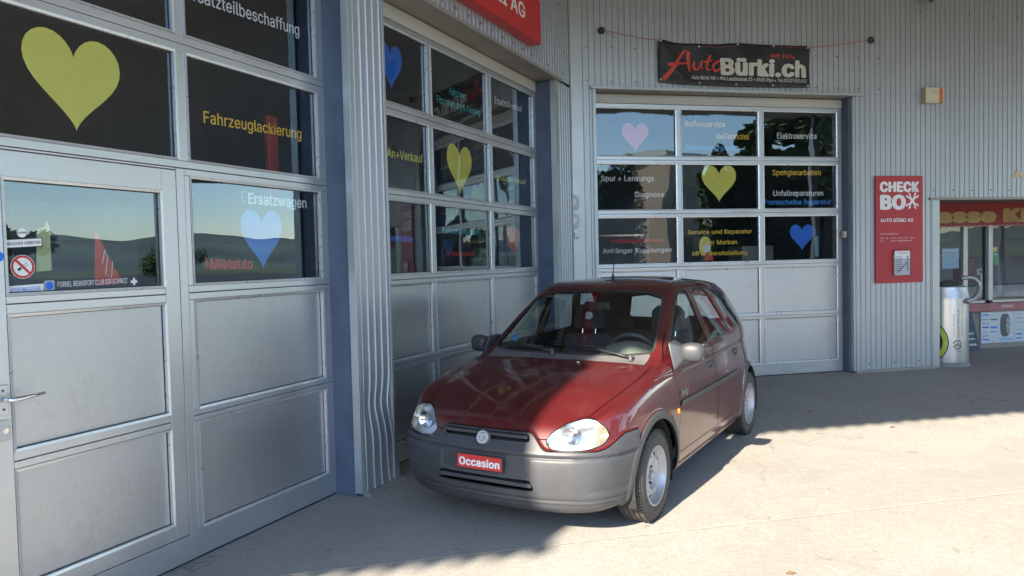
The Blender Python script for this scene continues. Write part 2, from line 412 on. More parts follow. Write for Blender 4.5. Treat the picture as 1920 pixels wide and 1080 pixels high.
def jamb(parent, x, x1, side):
    b = MB().box(min(x, x1), max(x, x1), 0.0555, 0.30, 0.0, 3.62)
    return b.build('door_jamb', M_JAMB, parent, bevel=0.003)
jamb(wall1, D1R + 0.002, D1R + 0.03, 1); jamb(wall1, D2R + 0.0, D2R + 0.03, 1)
jamb(wall1, D2L - 0.03, D2L, 1); jamb(wall1, D1L - 0.03, D1L, 1)
MB().box(-3.90, -3.874, -0.014, 0.23, 0.03, 3.60).build('jamb_flashing', M_FLASH, wall1, bevel=0.002)
# lintels
for xa, xb in ((D1L - 0.05, -4.21), (D2L + 0.10, -0.36)):
    MB().box(xa, xb, 0.0, 0.30, 3.625, 3.65).build('lintel_soffit', M_FLASH2, wall1)
    MB().box(xa, xb, -0.045, -0.001, 3.622, 3.654).build('lintel_flashing', M_FLASH2, wall1, bevel=0.003)
# foot of the pier
MB().box(-4.24, -3.80, -0.045, 0.02, 0.0, 0.028).build('pier_footing', M_FLASH2, wall1, bevel=0.004)
MB().box(-0.50, 0.0, -0.012, 0.05, 0.0, 0.028).build('pier_footing', M_FLASH2, wall1, bevel=0.004)
screws(wall1, [(-0.25 - 0.231 * k, 3.74) for k in range(20)] + [(-0.20, 0.4 + 0.9 * k) for k in range(6)] + [(-0.12 - 0.231 * k, 4.5) for k in range(16)])
# corner flashing
b = MB(); b.box(-0.035, -0.001, -0.012, -0.003, 0.02, 5.6); b.build('corner_flashing', M_FLASH, wall1)

b = MB()
for (xa, xb) in ((-8.3, -8.12), (-0.29, 0.6)): b.box(xa, xb, 0.33, 6.0, 0.0, 3.71)
b.box(-8.3, 0.6, 0.34, 6.0, 3.72, 5.58); b.box(-8.12, -0.29, 4.55, 6.0, 0.0, 3.715)
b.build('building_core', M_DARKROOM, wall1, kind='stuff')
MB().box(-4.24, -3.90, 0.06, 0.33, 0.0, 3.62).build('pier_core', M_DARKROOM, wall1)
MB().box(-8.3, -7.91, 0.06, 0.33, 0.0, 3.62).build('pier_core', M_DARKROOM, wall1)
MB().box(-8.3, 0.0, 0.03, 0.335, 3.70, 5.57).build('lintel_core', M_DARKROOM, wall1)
wall2 = empty('garage_wall', O, RZ2, 'grey trapezoid clad end wall with hanging banner, red panel and kiosk opening', 'wall')
D3L, D3R = 0.30, 3.80
MB().box(0.0, 0.152, -0.010, 0.0, 0.02, 5.6).build('corner_flashing', M_FLASH, wall2, bevel=0.002)
cladding(wall2, 0.152, 0.30, 0.03, 3.655)
cladding(wall2, 0.152, 14.0, 3.657, 5.6)
cladding(wall2, 3.905, 5.03, 0.035, 3.655)
cladding(wall2, 5.03, 14.0, 2.305, 3.655)
MB().box(0.272, 0.313, -0.016, -0.0095, 0.03, 3.655).build('edge_flashing', M_FLASH, wall2)
MB().box(3.86, 3.905, -0.012, 0.0, 0.03, 3.64).build('edge_flashing', M_FLASH, wall2)
MB().box(5.03, 5.144, -0.010, 0.0, 0.03, 2.304).build('edge_flashing', M_FLASH, wall2)
MB().box(3.825, 3.8595, -0.004, 0.06, 0.03, 3.62).build('jamb_flashing', M_FLASH, wall2, bevel=0.002)
b = MB().box(3.805, 3.835, 0.0605, 0.28, 0.0, 3.62).build('door_jamb', M_JAMB, wall2, bevel=0.003)
MB().box(0.29, 0.313, 0.0, 0.28, 0.0, 3.62).build('door_jamb', M_JAMB, wall2, bevel=0.003)
MB().box(0.24, 3.90, 0.0, 0.28, 3.625, 3.65).build('lintel_soffit', M_FLASH2, wall2)
MB().box(0.24, 3.97, -0.050, -0.0005, 3.622, 3.652).build('lintel_flashing', M_FLASH, wall2, bevel=0.003)
MB().box(3.85, 5.14, -0.018, 0.03, 0.0, 0.033).build('pier_footing', M_FLASH2, wall2, bevel=0.003)
MB().box(4.98, 14.0, -0.03, 0.05, 2.272, 2.302).build('lintel_flashing', M_FLASH2, wall2, bevel=0.003)
MB().box(5.10, 5.144, 0.0, 1.40, 0.0, 2.271).build('recess_return', M_FLASH, wall2)
MB().box(5.1445, 14.0, 0.0505, 1.55, 2.36, 2.40).build('recess_soffit', M_FLASH2, wall2)
sp = [(0.21 + 0.308 * k, 4.12) for k in range(14)] + [(0.21 + 0.308 * k, 3.72) for k in range(14)]
sp += [(5.05 + 0.308 * k, 2.40) for k in range(9)] + [(4.05 + 0.385 * k, 0.12) for k in range(3)] + [(4.85 + 0.385 * k, 4.75) for k in range(6)]
screws(wall2, sp)
b = MB(); b.box(0.02, 14, 0.03, 0.27, 3.66, 5.58); b.box(3.865, 5.09, 0.03, 1.4, 0.0, 2.355); b.box(3.865, 14, 0.03, 0.049, 2.356, 3.655); b.box(0.01, 0.285, 0.03, 0.27, 0, 3.655)
b.build('wall_core', M_DARKROOM, wall2, kind='stuff')
lettering('AUTO', 6.31, 7.2, 2.57, 0.10, -0.0115, simple('reflected_orange', (0.62, 0.47, 0.30), 0.5), wall2, 0.04)  # sunlight reflected onto the wall, painted as orange letters
# building mass behind the walls (keeps light out of the rooms)
for fr, x0, x1 in ((wall1, -8.1, -4.1), (wall1, -4.1, -0.3)):
    b = MB(); y0, y1 = 0.31, 4.5
    b.quad((x0, y1, 0), (x1, y1, 0), (x1, y1, 4), (x0, y1, 4)); b.quad((x0, y0, 0), (x0, y1, 0), (x0, y1, 4), (x0, y0, 4))
    b.quad((x1, y0, 0), (x1, y1, 0), (x1, y1, 4), (x1, y0, 4)); b.quad((x0, y0, 3.7), (x1, y0, 3.7), (x1, y1, 3.7), (x0, y1, 3.7))
    b.quad((x0, y0, 0.012), (x1, y0, 0.012), (x1, y1, 0.012), (x0, y1, 0.012))
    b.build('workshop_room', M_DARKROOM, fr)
b = MB(); x0, x1, y0, y1 = 0.25, 3.9, 0.30, 4.5
b.quad((x0, y1, 0), (x1, y1, 0), (x1, y1, 4), (x0, y1, 4)); b.quad((x0, y0, 0), (x0, y1, 0), (x0, y1, 4), (x0, y0, 4))
b.quad((x1, y0, 0), (x1, y1, 0), (x1, y1, 4), (x1, y0, 4)); b.quad((x0, y0, 3.7), (x1, y0, 3.7), (x1, y1, 3.7), (x0, y1, 3.7))
b.quad((x0, y0, 0.012), (x1, y0, 0.012), (x1, y1, 0.012), (x0, y1, 0.012))
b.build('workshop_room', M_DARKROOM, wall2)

# ------------------------------------------------------------ canopy over the forecourt
canopy = empty('canopy_roof', O, RZ2, 'wide corrugated forecourt canopy casting the scalloped shadow edge', 'canopy')
CE, CZ = -9.18, 5.32
def edge_y(x, z=CZ):
    return -11.24 if x < -8.20 else (-11.10 + (x + 8.20) * (11.10 - 9.35) / 1.60 if x < -6.60 else CE)
b = MB(); v = []; n = int(40 / 0.20 * 8)
for i in range(n + 1):
    x = -14 + 40 * i / n; zz = CZ + 0.034 * math.cos(2 * math.pi * x / 0.20); v += [(x, edge_y(x), zz), (x, 2.0, zz)]
b.add(v, [(2 * i, 2 * i + 2, 2 * i + 3, 2 * i + 1) for i in range(n)]).build('roof_sheet', M_CEIL, canopy, smooth=True)
b = MB(); b.box(-14, -8.36, -10.8, 2.0, CZ - 0.10, CZ - 0.03); b.box(-6.6, 26, CE + 0.40, 2.0, CZ - 0.10, CZ - 0.03)
b.add([(-8.359, -10.8, CZ - .1), (-6.601, -8.78, CZ - .1), (-6.601, 2, CZ - .1), (-8.359, 2, CZ - .1)], [(0, 1, 2, 3)])
b.build('soffit_panel', M_CEIL, canopy)
MB().box(-13.5, -13.34, -10.6, -10.44, 0, CZ - 0.1).build('canopy_post', M_JAMB, canopy, bevel=0.01)
for x in (0.9, 9.5, 18.0, 25.5):
    MB().box(x - 0.08, x + 0.08, CE + 0.5, CE + 0.66, 0, CZ - 0.10).build('canopy_post', M_JAMB, canopy, bevel=0.01)

# ------------------------------------------------------------ sectional doors
ROWS = [(0.165, 0.76, 'p'), (0.822, 1.428, 'p'), (1.503, 2.10, 'g'), (2.178, 2.765, 'g'), (2.85, 3.452, 'g')]
SEAM = [0.79, 1.465, 2.138, 2.807]
FW, CW, ST = 0.072, 1.085, 0.06
def bead(parent, x0, x1, z0, z1, y, wd=0.013, mat=None):
    b = MB(); o = [(x0, z0), (x1, z0), (x1, z1), (x0, z1)]; i = [(x0 + wd, z0 + wd), (x1 - wd, z0 + wd), (x1 - wd, z1 - wd), (x0 + wd, z1 - wd)]
    v = [(p[0], y, p[1]) for p in o] + [(p[0], y - 0.005, p[1]) for p in o] + [(p[0], y - 0.002, p[1]) for p in i] + [(p[0], y + 0.022, p[1]) for p in i]
    f = []
    for k in range(4):
        j = (k + 1) % 4; f += [(k, j, 4 + j, 4 + k), (4 + k, 4 + j, 8 + j, 8 + k), (8 + k, 8 + j, 12 + j, 12 + k)]
    b.add(v, f).build('glazing_bead', mat or M_BEAD, parent)
    g = MB(); q = 0.004; oo = i; ii = [(i[0][0] + q, i[0][1] + q), (i[1][0] - q, i[1][1] + q), (i[2][0] - q, i[2][1] - q), (i[3][0] + q, i[3][1] - q)]
    v = [(p[0], y + 0.0195, p[1]) for p in oo] + [(p[0], y + 0.0195, p[1]) for p in ii]
    g.add(v, [(k, (k + 1) % 4, 4 + (k + 1) % 4, 4 + k) for k in range(4)]).build('gasket', M_GASKET, parent)
def pane(parent, x0, x1, z0, z1, y):
    cx, cz = (x0 + x1) / 2, (z0 + z1) / 2
    o = MB().quad((x0 - cx, 0, z0 - cz), (x1 - cx, 0, z0 - cz), (x1 - cx, 0, z1 - cz), (x0 - cx, 0, z1 - cz)).build('window_pane', M_GLASS, parent, loc=(cx, y + 0.023, cz))
    return o
def panel(parent, x0, x1, z0, z1, y):
    cx, cz = (x0 + x1) / 2, (z0 + z1) / 2; b = MB(); n = 6; v = []
    for i in range(n + 1):
        for j in range(n + 1):
            s, t = i / n, j / n; bul = 0.003 * math.sin(math.pi * s) * math.sin(math.pi * t) * random.choice((1, 1))
            v.append(((s - .5) * (x1 - x0), -bul, (t - .5) * (z1 - z0)))
    b.add(v, [(i * (n + 1) + j, (i + 1) * (n + 1) + j, (i + 1) * (n + 1) + j + 1, i * (n + 1) + j + 1) for i in range(n) for j in range(n)])
    return b.build('door_panel', M_PANEL, parent, smooth=True, loc=(cx, y + 0.0215, cz))
def bar(parent, x0, x1, z0, z1, y, name='rail', d=0.045, bev=0.0025, mat=None):
    return MB().box(x0, x1, y, y + d, z0, z1).build(name, mat or M_ALU, parent, bevel=bev)

def sectional_door(name, rz, xr, y, ncol, label, group, wicket=None):
    t = empty(name, O, rz, label, 'garage door', group)
    xs = []; x = xr - FW
    for k in range(ncol): xs.append((x - CW, x)); x -= CW + ST
    xl = xs[-1][0] - FW
    panes = {}
    wc = wicket  # (col index)
    zb = [0.012] + SEAM + [3.50]
    for r, (z0, z1, kd) in enumerate(ROWS):
        a0, a1 = zb[r] + 0.0015, zb[r + 1] - 0.0015
        for (c0, c1, k0, k1) in ([(xl, xr, 0, ncol)] if not (wc is not None and r < 3) else [(xs[wc][1] + 0.027, xr, 0, wc), (xl, xs[wc][0] - 0.027, wc + 1, ncol)]):
            if r == 0 and wc is not None: pass
            bar(t, c0, c1, a0, z0, y) ; bar(t, c0, c1, z1, a1, y)
            # stiles
            ed = [c1] + [v for k in range(k0, k1) for v in (xs[k][1], xs[k][0])] + [c0]
            for q in range(0, len(ed), 2):
                if ed[q] - ed[q + 1] > 0.003: bar(t, ed[q + 1], ed[q], z0 + 0.0004, z1 - 0.0004, y + 0.0006, 'stile')
        for k in range(ncol):
            if wc is not None and k == wc and r < 3: continue
            x0, x1 = xs[k]
            bead(t, x0, x1, z0, z1, y)
            if kd == 'g': panes[(r, k)] = (pane(t, x0 + 0.0135, x1 - 0.0135, z0 + 0.0135, z1 - 0.0135, y), x0, x1, z0, z1)
            else: panel(t, x0 + 0.0135, x1 - 0.0135, z0 + 0.0135, z1 - 0.0135, y)
    bar(t, xl, xr, 3.503, 3.615, y - 0.006, 'header_rail', mat=M_HEADER)
    MB().box(xl, xr, y + 0.01, y + 0.04, 0.0, 0.0115).build('bottom_seal', M_GASKET, t)
    MB().box(xl, xr, y + 0.046, y + 0.050, 0.012, 0.1).build('seam_backing', M_GASKET, t)
    for s in SEAM: MB().box(xl, xr, y + 0.02, y + 0.044, s - 0.0013, s + 0.0013).build('seam_seal', M_GASKET, t)
    return t, xs, panes
def place_txt(p, body, x0, x1, zb, cap, mat, bold=0.02, rise=0.0, dy=0.004, slant=0):
    """lettering stuck on the inside of pane p, coordinates in door frame"""
    ob = p[0]; off = ob.location
    return lettering(body, x0, x1, zb, cap, off[1] + dy, mat, ob, bold, off=off, rise=rise, slant=slant)
def place_shape(p, pts, mat, name='heart_sticker', dy=0.004, th=0.0006, label=None):
    ob = p[0]; off = ob.location
    return poly_plate([(a - off[0], c - off[2]) for a, c in pts], dy, th).build(name, mat, ob, label=label)

YD = 0.23
# --- door with the wicket
d1, xs1, pn1 = sectional_door('sectional_door', RZ1, D1R + 0.004, YD, 3, 'nearest aluminium workshop door with wicket door, lever handle and large yellow heart', 'aluminium sectional workshop doors', wicket=1)
g = lambda r, k: pn1[(r, k)]
place_txt(g(4, 0), 'Ersatzteilbeschaffung', -5.37, -4.454, 3.075, 0.075, V_WHI, 0.012, 0.035)
place_txt(g(3, 0), 'Fahrzeuglackierung', -5.277, -4.468, 2.413, 0.068, V_ORA, 0.012, 0.02)
place_shape(g(3, 1), heart(-6.268, -5.79, 2.255, 2.70), V_YEL)
place_txt(g(2, 0), 'Ersatzwagen', -5.01, -4.48, 1.985, 0.067, V_GHOST, 0.012, 0, 0.010)  # painted reflection of the lettering in the inner glass
place_txt(g(2, 0), 'Ersatzwagen', -4.961, -4.441, 1.979, 0.067, V_WHI, 0.012)
place_shape(g(2, 0), heart(-5.03, -4.683, 1.585, 1.945), V_SKY)
place_txt(g(2, 0), 'Mietauto', -5.301, -4.99, 1.592, 0.064, V_GHRED, 0.03, 0, 0.010)  # doubled image in the inner glass, painted as a darker copy
place_txt(g(2, 0), 'Mietauto', -5.27, -4.943, 1.588, 0.064, V_RED, 0.03)
# wicket leaf
WX0, WX1, WZ0, WZ1 = -6.50, -5.508, 0.155, 2.122
wk_y = YD - 0.004
M_ALU2 = M_ALU
fx0, fx1 = -6.402, -5.598
def wbar(x0, x1, z0, z1, nm='wicket_frame'): return bar(d1, x0, x1, z0, z1, wk_y, nm, 0.049)
wbar(WX0, fx0, WZ0, WZ1); wbar(fx1, WX1, WZ0, WZ1)
for z0, z1 in ((WZ0, 0.230), (0.752, 0.785), (0.788, 0.826), (1.421, 1.463), (1.466, 1.498), (2.008, WZ1)): wbar(fx0 + 0.0003, fx1 - 0.0003, z0, z1)
for z0, z1 in ((0.230, 0.752), (0.826, 1.421)):
    bead(d1, fx0, fx1, z0, z1, wk_y); panel(d1, fx0 + 0.0135, fx1 - 0.0135, z0 + 0.0135, z1 - 0.0135, wk_y)
bead(d1, fx0, fx1, 1.498, 2.008, wk_y)
wp = (pane(d1, fx0 + 0.0135, fx1 - 0.0135, 1.5115, 1.9945, wk_y), 0, 0, 0, 0)
# fixed frame round the leaf
bar(d1, WX1 + 0.006, -5.4487, 0.012, 2.136, YD, 'stile'); bar(d1, -6.5875, WX0 - 0.004, 0.012, 2.136, YD, 'stile')
bar(d1, WX0 - 0.003, WX1 + 0.005, 0.012, 0.150, YD, 'rail'); bar(d1, WX0 - 0.003, WX1 + 0.005, WZ1 + 0.004, 2.1365, YD + 0.0007, 'rail')
for xx in (WX1 + 0.003, WX0 - 0.002): MB().box(xx - 0.0022, xx + 0.0022, YD + 0.02, YD + 0.044, 0.15, 2.124).build('seam_seal', M_GASKET, d1)
for zz in (0.1525, 2.1240): MB().box(WX0, WX1, YD + 0.02, YD + 0.044, zz - 0.0015, zz + 0.0015).build('seam_seal', M_GASKET, d1)
# handle
b = MB().box(-6.462, -6.415, wk_y - 0.006, wk_y - 0.0005, 0.995, 1.125); b.build('handle_plate', M_ALU, d1, bevel=0.003)
hb = MB().tube([(-6.437, wk_y - 0.004, 1.062), (-6.437, wk_y - 0.045, 1.062), (-6.430, wk_y - 0.055, 1.062), (-6.40, wk_y - 0.058, 1.063), (-6.34, wk_y - 0.056, 1.066), (-6.29, wk_y - 0.052, 1.070)],
               [0.012, 0.011, 0.0105, 0.010, 0.008, 0.006], 12)
hb.build('door_handle', M_CHROME, d1, smooth=True)
for z in (1.10, 1.02): MB().lathe([(0, -0.003), (0.005, -0.003), (0.006, 0)], 10, 'y', (-6.437, wk_y - 0.006, z)).build('screw', M_SCREW, d1)
MB().box(-6.462, -6.414, wk_y - 0.007, wk_y - 0.0005, 0.885, 0.975).build('lock_plate', M_HEADER, d1, bevel=0.003)
MB().lathe([(0, -0.008), (0.009, -0.008), (0.011, -0.004), (0.0135, -0.004), (0.0135, 0)], 18, 'y', (-6.437, wk_y - 0.007, 0.93)).build('lock_cylinder', M_CHROME, d1, smooth=False)
# stickers of the wicket window
def wshape(pts, mat, name, dy=-0.0012): return place_shape(wp, pts, mat, name, dy, 0.0006)
def wtxt(s, x0, x1, zb, cap, mat, dy=-0.0022, bold=0.01, rise=0): return place_txt(wp, s, x0, x1, zb, cap, mat, bold, rise, dy)
wshape(disc(-6.313, 1.623, 0.052), V_WHI, 'no_smoking_sticker')
ob = wp[0]; off = ob.location
o = ring(-6.313 - off[0], 1.623 - off[2], 0.040, 0.050, -0.0018).build('sticker_ring', V_RED, ob)
def rot_rect(cx, cz, L, W, ang):
    c, s = math.cos(ang), math.sin(ang); return [(cx + a_ * c - b_ * s, cz + a_ * s + b_ * c) for a_, b_ in ((-L, -W), (L, -W), (L, W), (-L, W))]
wshape(rot_rect(-6.313, 1.623, 0.026, 0.0055, R(35)), V_BLK, 'cigarette_print', -0.0019)
wshape(rot_rect(-6.306, 1.628, 0.017, 0.0038, R(35)), V_WHI, 'cigarette_print', -0.0023)
wshape(rot_rect(-6.313, 1.623, 0.041, 0.0055, R(-45)), V_RED, 'sticker_bar', -0.0028)
wshape([(-6.383, 1.702), (-6.222, 1.712), (-6.222, 1.752), (-6.383, 1.742)], V_BLK, 'sign_border', -0.001)
wshape([(-6.379, 1.7055), (-6.226, 1.7155), (-6.226, 1.7485), (-6.379, 1.7385)], V_WHI, 'sign_plate', -0.0016)
wtxt('RAUCHEN VERBOTEN', -6.373, -6.232, 1.716, 0.013, V_BLK, rise=0.009)
wshape(disc(-6.31, 1.772, 0.021), V_WHI, 'round_sticker'); wtxt('KLAXON', -6.328, -6.292, 1.768, 0.009, V_BLK)
wshape([(-6.386, 1.500), (-6.225, 1.504), (-6.225, 1.546), (-6.386, 1.540)], V_WHI, 'sign_plate', -0.001)
wtxt('ACHTUNG STUFE', -6.371, -6.240, 1.511, 0.020, V_BLU, rise=0.004, bold=0.0)
wshape([(-6.222, 1.512), (-6.176, 1.514), (-6.176, 1.560), (-6.222, 1.558)], vinyl('pale_grey', (0.35, 0.4, 0.45)), 'square_sticker'); wshape(disc(-6.199, 1.536, 0.018), V_BLU, 'round_print', -0.0018)
wtxt('FORMEL RENNSPORT CLUB DER SCHWEIZ', -6.162, -5.807, 1.527, 0.024, V_WHI, rise=0.006, bold=0.0)
for q in (rot_rect(-5.768, 1.538, 0.018, 0.006, 0), rot_rect(-5.768, 1.538, 0.018, 0.0061, R(90))): wshape(q, V_WHI, 'cross_print', -0.0012 - 0.0005 * (q[0][0] > -5.78))
wshape([(-5.958, 1.525), (-5.80, 1.53), (-5.855, 1.62), (-5.945, 1.80)], V_RED, 'red_poster', 0.03)
wshape([(-6.235, 1.60), (-6.165, 1.605), (-6.165, 1.80), (-6.178, 1.83), (-6.19, 1.80), (-6.225, 1.79)], vinyl('pale_green', (0.50, 0.55, 0.30)), 'green_card', 0.03)
MB().tube([(-5.915 - off[0], 0.028, 1.63 - off[2]), (-5.90 - off[0], 0.028, 1.70 - off[2]), (-5.885 - off[0], 0.028, 1.66 - off[2]), (-5.90 - off[0], 0.028, 1.58 - off[2]), (-5.87 - off[0], 0.028, 1.56 - off[2]), (-5.86 - off[0], 0.028, 1.64 - off[2])], 0.002, 6).build('poster_drawing', V_WHI, ob)
MB().add([(p[0], wk_y - 0.0012, p[1]) for p in disc(-6.425, 1.668, 0.022)], [tuple(range(28))]).build('round_sticker', V_BLU, d1)

# --- middle door
d2, xs2, pn2 = sectional_door('sectional_door', RZ1, D2R, YD, 3, 'middle aluminium workshop door behind the red car, teal and yellow lettering', 'aluminium sectional workshop doors')
g = lambda r, k: pn2[(r, k)]
place_shape(g(4, 2), heart(-3.565, -3.235, 2.965, 3.325), V_BLU)
place_txt(g(4, 1), 'Fahrzeug', -2.465, -2.145, 3.111, 0.062, V_TEAL, 0.012, 0.012)
place_txt(g(4, 1), 'Finanzierung & Leasing', -2.696, -1.866, 2.998, 0.064, V_TEAL, 0.012, 0.02)
place_txt(g(4, 0), 'Ersatzteilverkauf', -1.536, -0.845, 3.198, 0.070, V_WHI, 0.012, 0.03)
place_txt(g(3, 2), 'Occasion An+Verkauf', -3.92, -2.955, 2.42, 0.072, V_YTX, 0.012, 0.02)
place_shape(g(3, 1), heart(-2.545, -2.07, 2.22, 2.672), V_YEL)
place_txt(g(3, 0), 'Neuwagen Verkauf', -1.557, -0.785, 2.425, 0.058, V_YTX, 0.012, 0.012)
place_txt(g(2, 2), 'Pneuservice', -3.72, -3.18, 1.774, 0.052, V_SKY, 0.012, 0, 0.012)  # painted reflection of the word below, as an offset copy
place_txt(g(2, 2), 'Pneuservice', -3.67, -3.141, 1.768, 0.052, V_BLU, 0.016)
place_txt(g(2, 1), 'Fahrzeugdiagnose', -2.63, -1.90, 1.856, 0.052, V_GHOST, 0.012, 0, 0.012)  # reflection in the double glazing, painted as a second word
place_txt(g(2, 1), 'Fahrzeugdiagnose', -2.659, -1.918, 1.852, 0.052, V_TEAL, 0.012)
place_txt(g(2, 1), 'Bremsentest', -2.589, -2.08, 1.652, 0.050, V_GHRED, 0.03, 0, 0.012)  # inner glass reflection painted as a dark offset copy
place_txt(g(2, 1), 'Bremsentest', -2.50, -2.053, 1.648, 0.050, V_RED, 0.03)
place_shape(g(2, 0), heart(-1.322, -0.985, 1.63, 1.955), V_RED)

# --- end wall door
YD3 = 0.185
d3, xs3, pn3 = sectional_door('sectional_door', RZ2, D3R, YD3, 3, 'rear aluminium workshop door under the black banner, orange and white lettering', 'aluminium sectional workshop doors')
g = lambda r, k: pn3[(r, k)]
place_shape(g(4, 2), heart(0.722, 1.074, 2.911, 3.271), V_PINK)
place_txt(g(4, 1), 'Reifenservice', 1.569, 2.129, 3.234, 0.078, V_ORA, 0.016)
place_txt(g(4, 1), 'Reifenhotel', 2.0, 2.465, 3.084, 0.076, V_ORA, 0.016)
place_txt(g(4, 1), 'Reifenreparaturen', 1.579, 2.305, 2.940, 0.072, V_LBL, 0.016)
place_txt(g(4, 0), 'Elektroservice', 2.862, 3.448, 3.101, 0.078, V_WHI, 0.016)
place_txt(g(3, 2), 'Spur + Lenkungs', 0.44, 1.141, 2.549, 0.070, V_WHI, 0.016)
place_txt(g(3, 2), 'Diagnose', 0.879, 1.274, 2.351, 0.066, V_WHI, 0.016)
place_shape(g(3, 1), heart(1.789, 2.272, 2.281, 2.747), V_YEL)
place_txt(g(3, 0), 'Spenglerarbeiten', 2.792, 3.50, 2.627, 0.072, V_ORA, 0.016)
place_txt(g(3, 0), 'Unfallreparaturen', 2.80, 3.537, 2.356, 0.070, V_WHI, 0.016)
place_txt(g(3, 0), 'Frontscheibe Reparatur', 2.668, 3.656, 2.244, 0.064, V_LBL, 0.016)
place_txt(g(2, 2), 'Anhängerservice', 0.60, 1.265, 1.782, 0.052, V_GHRED, 0.03, 0, 0.012)  # doubled word is a painted reflection in the inner pane
place_txt(g(2, 2), 'Anhängerservice', 0.561, 1.24, 1.785, 0.052, V_RED, 0.03)
place_txt(g(2, 2), 'Anhänger Kupplungen', 0.444, 1.364, 1.655, 0.060, V_WHI, 0.016)
place_txt(g(2, 1), 'Service und Reparatur', 1.589, 2.489, 1.874, 0.056, V_ORA, 0.016)
place_txt(g(2, 1), 'aller Marken', 1.789, 2.275, 1.738, 0.058, V_ORA, 0.016)
place_txt(g(2, 1), 'MFK-Bereitstellung', 1.647, 2.414, 1.60, 0.056, V_ORA, 0.016)
place_shape(g(2, 0), heart(3.038, 3.395, 1.638, 1.978), V_BLU)
place_shape(g(2, 0), [(3.403, 1.551), (3.461, 1.551), (3.461, 1.818), (3.403, 1.818)], V_GHOST, 'sign_plate')
place_shape(g(2, 1), disc(1.852, 1.72, 0.082, 24, 0.125), V_YEL, 'oval_card', 0.06)
place_shape(g(2, 1), disc(1.872, 1.70, 0.05, 20, 0.085), V_WHI, 'oval_card', 0.058)
place_shape(g(2, 1), [(1.83, 1.535), (1.97, 1.535), (1.94, 1.64), (1.86, 1.64)], V_RED, 'red_card', 0.055)

for fr_rz, x, y, w_, d_, h_, c, nm, l in (
    (RZ1, -4.43, 0.55, 0.10, 0.04, 2.62, (0.40, 0.06, 0.05), 'red_banner', 'narrow red banner hanging inside the nearest door right window'),
    (RZ1, -5.0, 2.0, 0.9, 0.5, 2.05, (0.16, 0.18, 0.22), 'steel_cabinet', 'grey steel cabinet inside the workshop behind the nearest door'),
    (RZ1, -3.5, 1.2, 0.35, 0.3, 2.0, (0.38, 0.12, 0.08), 'red_machine', 'reddish machine inside the workshop behind the middle door'),
    (RZ1, -2.2, 2.4, 1.2, 0.5, 2.3, (0.15, 0.16, 0.20), 'steel_cabinet', 'grey steel cabinet inside the workshop behind the middle door'),
    (RZ2, 1.3, 2.2, 1.0, 0.5, 2.2, (0.2, 0.2, 0.2), 'steel_cabinet', 'grey steel cabinet inside the workshop behind the rear door'),
    (RZ2, 3.1, 1.3, 0.5, 0.4, 1.72, (0.30, 0.30, 0.26), 'tool_trolley', 'pale tool trolley inside the workshop behind the rear door')):
    t = empty(nm, frame_pt(fr_rz, x, y), fr_rz, l, nm.replace('_', ' ').split()[-1])
    mt_ = simple('inside_' + nm + str(int(x * 10)), c, 0.5)
    z0 = 2.05 if nm == 'red_banner' else 0.015
    MB().box(-w_ / 2, w_ / 2, -d_ / 2, d_ / 2, z0, h_).build('body', mt_, t, bevel=0.01)
    for k in range(0 if nm == 'red_banner' else 4):
        zz_ = z0 + (h_ - z0) * (k + .5) / 4; MB().box(-w_ * .42, w_ * .42, -d_ / 2 - .012, -d_ / 2 - .002, zz_ - .012, zz_ + .012).build('handle_strip', M_CHROME if nm != 'red_banner' else V_WHI, t)

# ------------------------------------------------------------ things fixed on the end wall
def on2(name, label, cat, group=None, y=0.0): return empty(name, frame_pt(RZ2, 0, y), RZ2, label, cat, group)
# banner
M_BANNER = simple('banner_cloth', (0.017, 0.018, 0.022), 0.42, 0, 0.2, 8, bump=0.0)
a = NT('banner_fabric'); c1 = a.noise(3.5, 4, 0.55, a.coord((1, 1, 1.6)), 1.2)
a.bump(c1, 0.55, 0.03); M_BANNER = a.set((0.018, 0.019, 0.024), 0.40)
bn = on2('hanging_banner', 'black banner with red and white lettering strung above the rear workshop door', 'banner')
def bz(s, t):   # s 0..1 along, t 0..1 up -> x, y, z
    x = 1.118 + (3.182 - 1.118) * s; top = 4.232 - 0.035 * math.sin(math.pi * min(1, s * 2.2)) * (s < 0.45) - 0.008 * s - 0.012 * math.sin(s * 18) * 0.3
    bot = 3.708 - 0.012 * math.sin(s * math.pi) + 0.02 * math.exp(-s * 14)
    z = bot + (top - bot) * t
    y = -0.035 - 0.010 * math.sin(s * 23 + t * 2) * (0.4 + 0.6 * t) - 0.014 * math.exp(-((s - 0.02 - 0.16 * (1 - t)) / 0.05) ** 2) - 0.012 * math.exp(-((s - 0.96 + 0.12 * (1 - t)) / 0.05) ** 2) - 0.006 * math.sin(s * 7 - t * 5)
    return (x, y, z)
NS, NTT = 60, 16; v = [bz(i / NS, j / NTT) for i in range(NS + 1) for j in range(NTT + 1)]
f = [(i * (NTT + 1) + j, (i + 1) * (NTT + 1) + j, (i + 1) * (NTT + 1) + j + 1, i * (NTT + 1) + j + 1) for i in range(NS) for j in range(NTT)]
cloth = MB().add(v, f).build('banner_sheet', M_BANNER, bn, smooth=True)
so = cloth.modifiers.new('s', 'SOLIDIFY'); so.thickness = 0.002; so.offset = -1
